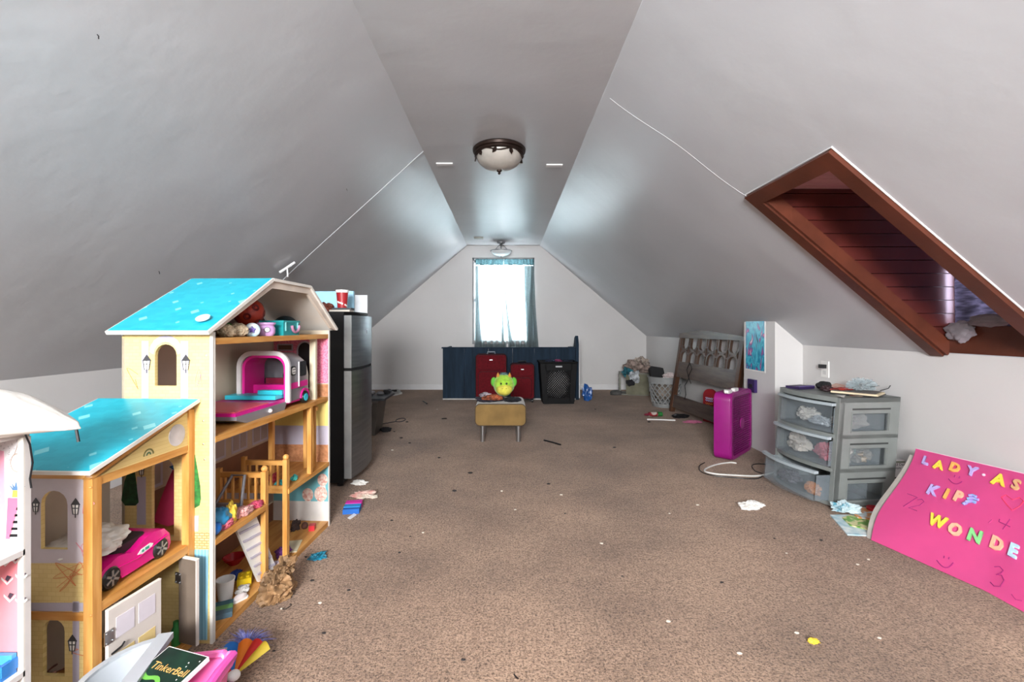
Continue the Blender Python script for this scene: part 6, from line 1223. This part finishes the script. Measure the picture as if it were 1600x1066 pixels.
one('red_disc', lathe(nb(), [(0, 0), (0.036, 0), (0.038, 0.012), (0.034, 0.016), (0, 0.016)], 24), mat('glossy_red', 'b81e28', 0.25), 'round red plastic disc on the floor pile by the cart', 'disc', fl(1366, 797, 0.02), smooth=True)

# ================================================================ foreground toys
t = thing('white_basin', 'white plastic half round toy basin in front of the dollhouse', 'toy basin', (-0.945, 1.105, 0), 0)
def dshape(s, ox=0.0): # D outline, straight side on the right
    P0 = Vector((0.015, 0.155)); P1 = Vector((0.085, -0.14)); out = []
    for i in range(17):
        a = math.pi * i / 16; c_ = (P0 + P1) / 2; ax = (P0 - P1) / 2; nx = Vector((-ax.y, ax.x)) * 0.82
        out.append(c_ + (ax * math.cos(a) + nx * math.sin(a)) * s)
    return [(p.x, p.y) for p in out]
BW = mat('white_gloss_plastic', 'abb0b5', 0.25, var=0.02)
d0, d1, d2 = dshape(1.0), dshape(0.88), dshape(0.70)
bm = nb(); prism(bm, d0, 0.195, 0.207, 'xy', [d1]); obj('rim', bm, BW, t)
bm = nb()
A = [bm.verts.new((x, y, 0.20)) for x, y in d1]; C = [bm.verts.new((x, y, 0.135)) for x, y in d2]
for i in range(len(A)): bm.faces.new((A[i], A[(i + 1) % len(A)], C[(i + 1) % len(A)], C[i]))
bm.faces.new(C); obj('bowl', bm, BW, t, smooth=True)
bm = nb(); A = [bm.verts.new((x, y, 0.198)) for x, y in dshape(0.97)]; C = [bm.verts.new((x, y, 0.0)) for x, y in dshape(0.8)]
for i in range(len(A)): bm.faces.new((A[i], A[(i + 1) % len(A)], C[(i + 1) % len(A)], C[i]))
bm.faces.new(C); obj('skirt', bm, BW, t)
Mf = Matrix.Translation((0.05, 0.0075, 0.207)) @ Matrix.Rotation(math.atan2(0.295, -0.07), 4, 'Z')
obj('flange', B(-0.15, 0.145, -0.022, 0.014, -0.004, 0.012, Mf), BW, t, bev=0.003)
obj('drain', tube(nb(), [(-0.012 + 0.012 * math.cos(a), -0.02 + 0.012 * math.sin(a), 0.138) for a in [2 * math.pi * i / 14 for i in range(14)]], 0.003, 6, closed=True), CHROME, t)
t = thing('pink_basket', 'bubblegum pink plastic toy basket next to the white basin', 'basket', (-0.785, 1.105, 0), 4); PB = mat('bubblegum_pink', 'ee6fae', 0.35, var=0.02)
def brect(s): return [(x * s, y * s) for x, y in rrect(-0.075, 0.075, -0.14, 0.105, 0.03)]
bm = nb(); R_ = [[bm.verts.new((x, y, z)) for x, y in brect(s)] for z, s in ((0, 0.78), (0.165, 1.0), (0.172, 1.06), (0.182, 1.06), (0.182, 0.97), (0.012, 0.74))]
for A, C in zip(R_, R_[1:]):
    for i in range(len(A)): bm.faces.new((A[i], A[(i + 1) % len(A)], C[(i + 1) % len(A)], C[i]))
bm.faces.new(R_[0][::-1]); bm.faces.new(R_[-1]); obj('tub', bm, PB, t, smooth=True)
obj('rolled_rim', tube(nb(), [(x, y, 0.184 + 0.004 * math.sin(9 * i)) for i, (x, y) in enumerate(brect(1.04))], 0.011, 8, closed=True), PB, t, smooth=True)
obj('handle', tube(nb(), [(0.076, 0.09, 0.185), (0.084, 0.085, 0.20), (0.084, 0.02, 0.206), (0.080, -0.10, 0.195)], 0.011, 8), mat('orchid_pink', 'd955a8', 0.35), t, smooth=True)
# film case lying in the basket
MDV = Matrix.Translation((-0.835, 1.085, 0.208)) @ Matrix.Rotation(R(-17), 4, 'Z') @ Matrix.Rotation(R(10), 4, 'X')
t = thing('film_case', 'dark green film case with gold title lying on the pink basket', 'film case', M=MDV)
obj('case', B(-0.067, 0.067, -0.095, 0.095, -0.012, 0.0), mat('white_case_edge', 'd9d9d6', 0.4), t, bev=0.002)
obj('cover', B(-0.064, 0.064, -0.094, 0.092, 0.0, 0.001), mat('dark_green_cover', '17382c', 0.3, col2='0f2420', vs_=20), t)
obj('title', textbm('TinkerBell', 0.027, 0.0006, Matrix.Translation((0.004, 0.042, 0.0014))), mat('gold_ink', 'd9a860', 0.4), t)
obj('cover_swirl', ribbon(nb(), [(-0.05 + 0.1 * i / 14, 0.018 - 0.006 * math.sin(i * 0.7) - 0.0006 * i * i * 0.3) for i in range(15)], 0.010, 0.001, 0.0014, 'xy'), mat('green_swirl_ink', '6ab04a', 0.4), t)
obj('cover_glow_print', prism(nb(), arc(0.02, -0.02, 0.028, 0.03, 0, 360, 20)[:-1], 0.001, 0.0013, 'xy'), mat('pale_yellow_ink', 'd8d28a', 0.4), t)
obj('cover_blue_print', prism(nb(), [(-0.064, -0.05), (-0.03, -0.03), (-0.02, -0.094), (-0.064, -0.094)], 0.001, 0.0013, 'xy'), mat('blue_ink', '2a7ab8', 0.4), t)
for i in range(9): obj('cover_star', B(0.03 + 0.028 * ((i * 0.618) % 1), 0.032 + 0.028 * ((i * 0.618) % 1), -0.01 + 0.09 * ((i * 0.37) % 1), -0.007 + 0.09 * ((i * 0.37) % 1), 0.001, 0.0014), WHITE, t)
# rainbow pinwheel
t = thing('pinwheel', 'rainbow petalled plastic pinwheel lying on the carpet by the pink basket', 'pinwheel', (-0.785, 1.33, 0.0)); hubp = Vector((0, 0, 0.045))
for k, (ang, c_) in enumerate(((152, 'e23a2a'), (126, '2c7fd0'), (100, 'f08a2a'), (78, 'd8302c'), (58, 'ead24a'), (178, 'f0b030'))):
    a = R(ang); dirv = Vector((math.cos(a), math.sin(a), 0.30)).normalized(); sd = Vector((-math.sin(a), math.cos(a), 0))
    bm = sheet(nb(), lambda p, q: hubp + dirv * (0.012 + 0.088 * p) + sd * ((q - 0.5) * (0.010 + 0.036 * p ** 0.8)) + Vector((0, 0, 0.016 * p * (1 - 4 * (q - 0.5) ** 2))), 8, 6, 0.003); obj('petal', bm, mat('petal_' + c_, c_, 0.4, var=0.02), t, smooth=True)
obj('hub', ball(nb(), hubp, (0.018, 0.018, 0.014), 3), WHITE, t, smooth=True)
obj('stick', tube(nb(), [hubp + Vector((0, -0.01, -0.01)), (0.03, -0.08, 0.012), (0.06, -0.17, 0.012)], 0.006, 8), mat('magenta_stick', 'd0309a', 0.4), t, smooth=True)
one('hair_brush', tube(nb(), [(0, 0, 0.02), (0.01, 0.05, 0.05), (0.015, 0.07, 0.09), (0.012, 0.085, 0.12)], 0.009, 10, taper=[0.012, 0.008, 0.009, 0.015]), mat('pearl_grey_plastic', 'b8b4bc', 0.35), 'pearl grey toy brush handle standing between basket and pinwheel', 'brush', (-0.835, 1.25, 0.0), smooth=True)
rnd = random.Random(5); bm = nb()
for i in range(420):
    a = rnd.uniform(0, 2 * math.pi); e_ = rnd.uniform(0.05, 1.2); l = rnd.uniform(0.04, 0.10); d_ = Vector((math.cos(a) * math.cos(e_), 0.8 * math.sin(a) * math.cos(e_), math.sin(e_) * 0.6)); s = Vector((-math.sin(a), math.cos(a), rnd.uniform(-.5, .5))) * 0.0012; o_ = Vector((0, 0, 0.006))
    q = o_ + d_ * l; m_ = o_ + d_ * l * 0.55 + Vector((0, 0, 0.012))
    v = [bm.verts.new(x) for x in (o_ - s, o_ + s, m_ + s, m_ - s, q)]; bm.faces.new(v[:4]); bm.faces.new((v[3], v[2], v[4]))
one('tinsel_pompom', bm, mat('blue_violet_tinsel', '4a56b8', 0.3, metal=0.4, col2='b0b4e8', vs_=60), 'blue violet tinsel pompom on the carpet behind the pinwheel', 'pompom', fl(385, 1016) + Vector((0, 0, 0)))
# ================================================================ scraps on the carpet
def stick(u0, v0, u1, v1, r, m, name, label, cat):
    p, q = fl(u0, v0, r), fl(u1, v1, r); c = (p + q) / 2; one(name, tube(nb(), [p, (p + q) / 2 + Vector((0, 0, 0.002)), q], r, 6), m, label, cat, c, world=True)
stick(850, 688, 876, 695, 0.007, BLACK, 'black_rod', 'short black rod on the carpet right of the ottoman', 'rod')
stick(661, 627, 667, 631, 0.008, BLACK, 'dark_stick', 'dark stick on the carpet near the blue half wall', 'stick')
stick(690, 654.5, 698, 654, 0.006, BLACK, 'dark_stick', 'short dark stick on the carpet left of the ottoman', 'stick')
stick(1011, 655.5, 1055, 657, 0.008, WHITE, 'white_stick', 'thin white stick on the carpet in front of the headboard', 'stick')
p = fl(1022, 652); t = thing('toy_bottle', 'small red and green bottle lying by the white stick', 'bottle', p, 8); Mx = Matrix.Translation((0, 0.03, 0.028)) @ Matrix.Rotation(R(90), 4, 'Y')
obj('body', lathe(nb(), [(0, -0.05), (0.026, -0.05), (0.026, 0.05), (0.014, 0.06), (0, 0.06)], 16, M=Mx), mat('bottle_red_white', 'b8b0a8', 0.4, col2='8a2028', vs_=16, ramp=(0.45, 0.5)), t, smooth=True); obj('base_cap', lathe(nb(), [(0, 0.06), (0.028, 0.06), (0.028, 0.11), (0, 0.11)], 16, M=Mx), mat('green_plastic', '2c7a3a', 0.35), t, smooth=True); obj('nozzle', lathe(nb(), [(0, -0.11), (0.012, -0.10), (0.016, -0.05), (0, -0.05)], 14, M=Mx), mat('maroon_cap', '7a1c34', 0.4), t, smooth=True)
one('pink_rag', ball(nb(), (0, 0, 0.012), (0.09, 0.05, 0.015), 4, 0.35, 2.6, 241, flat=0.012, ridge=True), mat('pink_fabric', 'd47a9c', 0.85), 'pink rag lying under the headboard rail', 'cloth', fl(1082, 661), smooth=True)
one('black_shoe', ball(nb(), (0, 0, 0.02), (0.10, 0.05, 0.025), 4, 0.25, 2.4, 242, flat=0.02), BLACK, 'black sandal on the carpet under the headboard', 'shoe', fl(1063, 653), smooth=True)
one('tissue', ball(nb(), (0, 0, 0.018), (0.055, 0.035, 0.022), 5, 0.45, 2.6, 243, flat=0.018, ridge=True), mat('white_tissue', 'e9e6e0', 0.9), 'crumpled white tissue on the carpet in front of the cart', 'tissue', fl(1173, 795), smooth=True)
t = thing('striped_foam', 'magenta and blue foam blocks on the carpet by the fridge', 'foam block', fl(551, 798), 8)
for i, (c_, y) in enumerate((('d32aa0', 0.045), ('2b8fd0', 0.0), ('1d5fb0', -0.03))): obj('foam_block', B(-0.045, 0.045, y - 0.022, y + 0.022, 0, 0.035 - 0.004 * i), mat('foam_' + c_, c_, 0.8), t, bev=0.004)
one('crumpled_wrapper', ball(nb(), (0, 0, 0.014), (0.07, 0.045, 0.018), 5, 0.45, 2.8, 245, flat=0.014, ridge=True), mat('cream_paper', 'd9cfc0', 0.8, col2='c98a80', vs_=14), 'cream and pink paper scrap on the carpet beside the fridge', 'paper', fl(568, 777), smooth=True)
one('white_wad', ball(nb(), (0, 0, 0.012), (0.05, 0.03, 0.014), 4, 0.4, 2.6, 246, flat=0.012, ridge=True), mat('white_tissue', 'e9e6e0', 0.9), 'small white paper wad under the fridge door', 'paper', fl(562, 757), smooth=True)
quad('paper_strip', [(543, 810), (547, 812), (557, 805), (553, 803)], 0.0, 0.003, WHITE, 'small white paper strip next to the foam blocks', 'paper')
p = fl(626, 657); bm = nb(); tube(bm, [(0.05 * math.cos(a), 0.10 * math.sin(a), 0.004) for a in [2 * math.pi * i / 20 for i in range(20)]], 0.005, 6, closed=True); tube(bm, [(-0.03, -0.08, 0.004), (-0.10, -0.16, 0.004), (-0.16, -0.22, 0.004)], 0.005, 6)
one('looped_string', bm, mat('dark_string', '3a3438', 0.8), 'dark looped string on the carpet between bin and ottoman', 'string', p)
bm = ball(nb(), (0, 0, 0.008), (0.035, 0.028, 0.012), 4, 0.6, 4, 247, flat=0.008, ridge=True); one('glitter_clump', bm, mat('turquoise_glitter', '2f9ab8', 0.4, var=0.3, vs_=90), 'turquoise glitter clump on the carpet by the dollhouse', 'scrap', fl(497, 873), smooth=True)
one('yellow_scrap', ball(nb(), (0, 0, 0.006), (0.018, 0.012, 0.008), 3, 0.4, 3, 248, flat=0.006), mat('yellow_scrap', 'e6c23a', 0.6), 'bright yellow crumb on the carpet stain', 'scrap', fl(1271, 1005), smooth=True)
cord('hair_thread', [(439, 951), (446, 952), (455, 946), (453, 944)], BLACK, 0.0015, 'thin black thread on the carpet beside the paper bag')
cord('hair_thread', [(803, 1054), (806, 1058), (810, 1061)], BLACK, 0.002, 'short black thread in the middle of the carpet')
dark = [(641, 839), (624, 864), (478, 871), (488, 908), (506, 990), (972, 901), (1128, 911), (883, 803), (612, 814), (545, 923), (857, 757), (627, 685), (640, 693), (616, 675), (636, 660), (686, 716), (735, 740), (724, 1032), (428, 1018), (710, 768), (1210, 842), (1283, 845), (1135, 700), (930, 640), (1014, 660), (960, 700)]
for i, (u, v) in enumerate(dark):
    p = fl(u, v); s = (0.0034 + 0.0026 * ((i * 0.618) % 1)) * (1 if v > 800 else 2.0); one('dark_crumb', ball(nb(), (0, 0, s * 0.4), (s * 1.5, s, s * 0.6), 2, 0.4, 2, 260 + i, flat=s * 0.4), mat('dark_crumb', '1f1a1a', 0.7), 'tiny dark crumb lying on the carpet', 'crumb', p, group='dark crumbs on the carpet')
pale = [(805, 797), (877, 774), (1340, 883), (1229, 865), (1374, 998), (1044, 972), (784, 768), (661, 833), (1155, 1022), (1046, 803), (500, 943), (440, 952), (1357, 875), (1245, 990), (683, 640), (613, 704), (940, 850), (1090, 790)]
for i, (u, v) in enumerate(pale):
    p = fl(u, v); s = (0.0034 + 0.0026 * ((i * 0.37) % 1)) * (1 if v > 800 else 1.6); one('pale_crumb', ball(nb(), (0, 0, s * 0.4), (s * 1.4, s, s * 0.5), 2, 0.4, 2, 300 + i, flat=s * 0.4), mat('pale_crumb', 'e4dccb', 0.7), 'tiny pale crumb lying on the carpet', 'crumb', p, group='pale crumbs on the carpet')
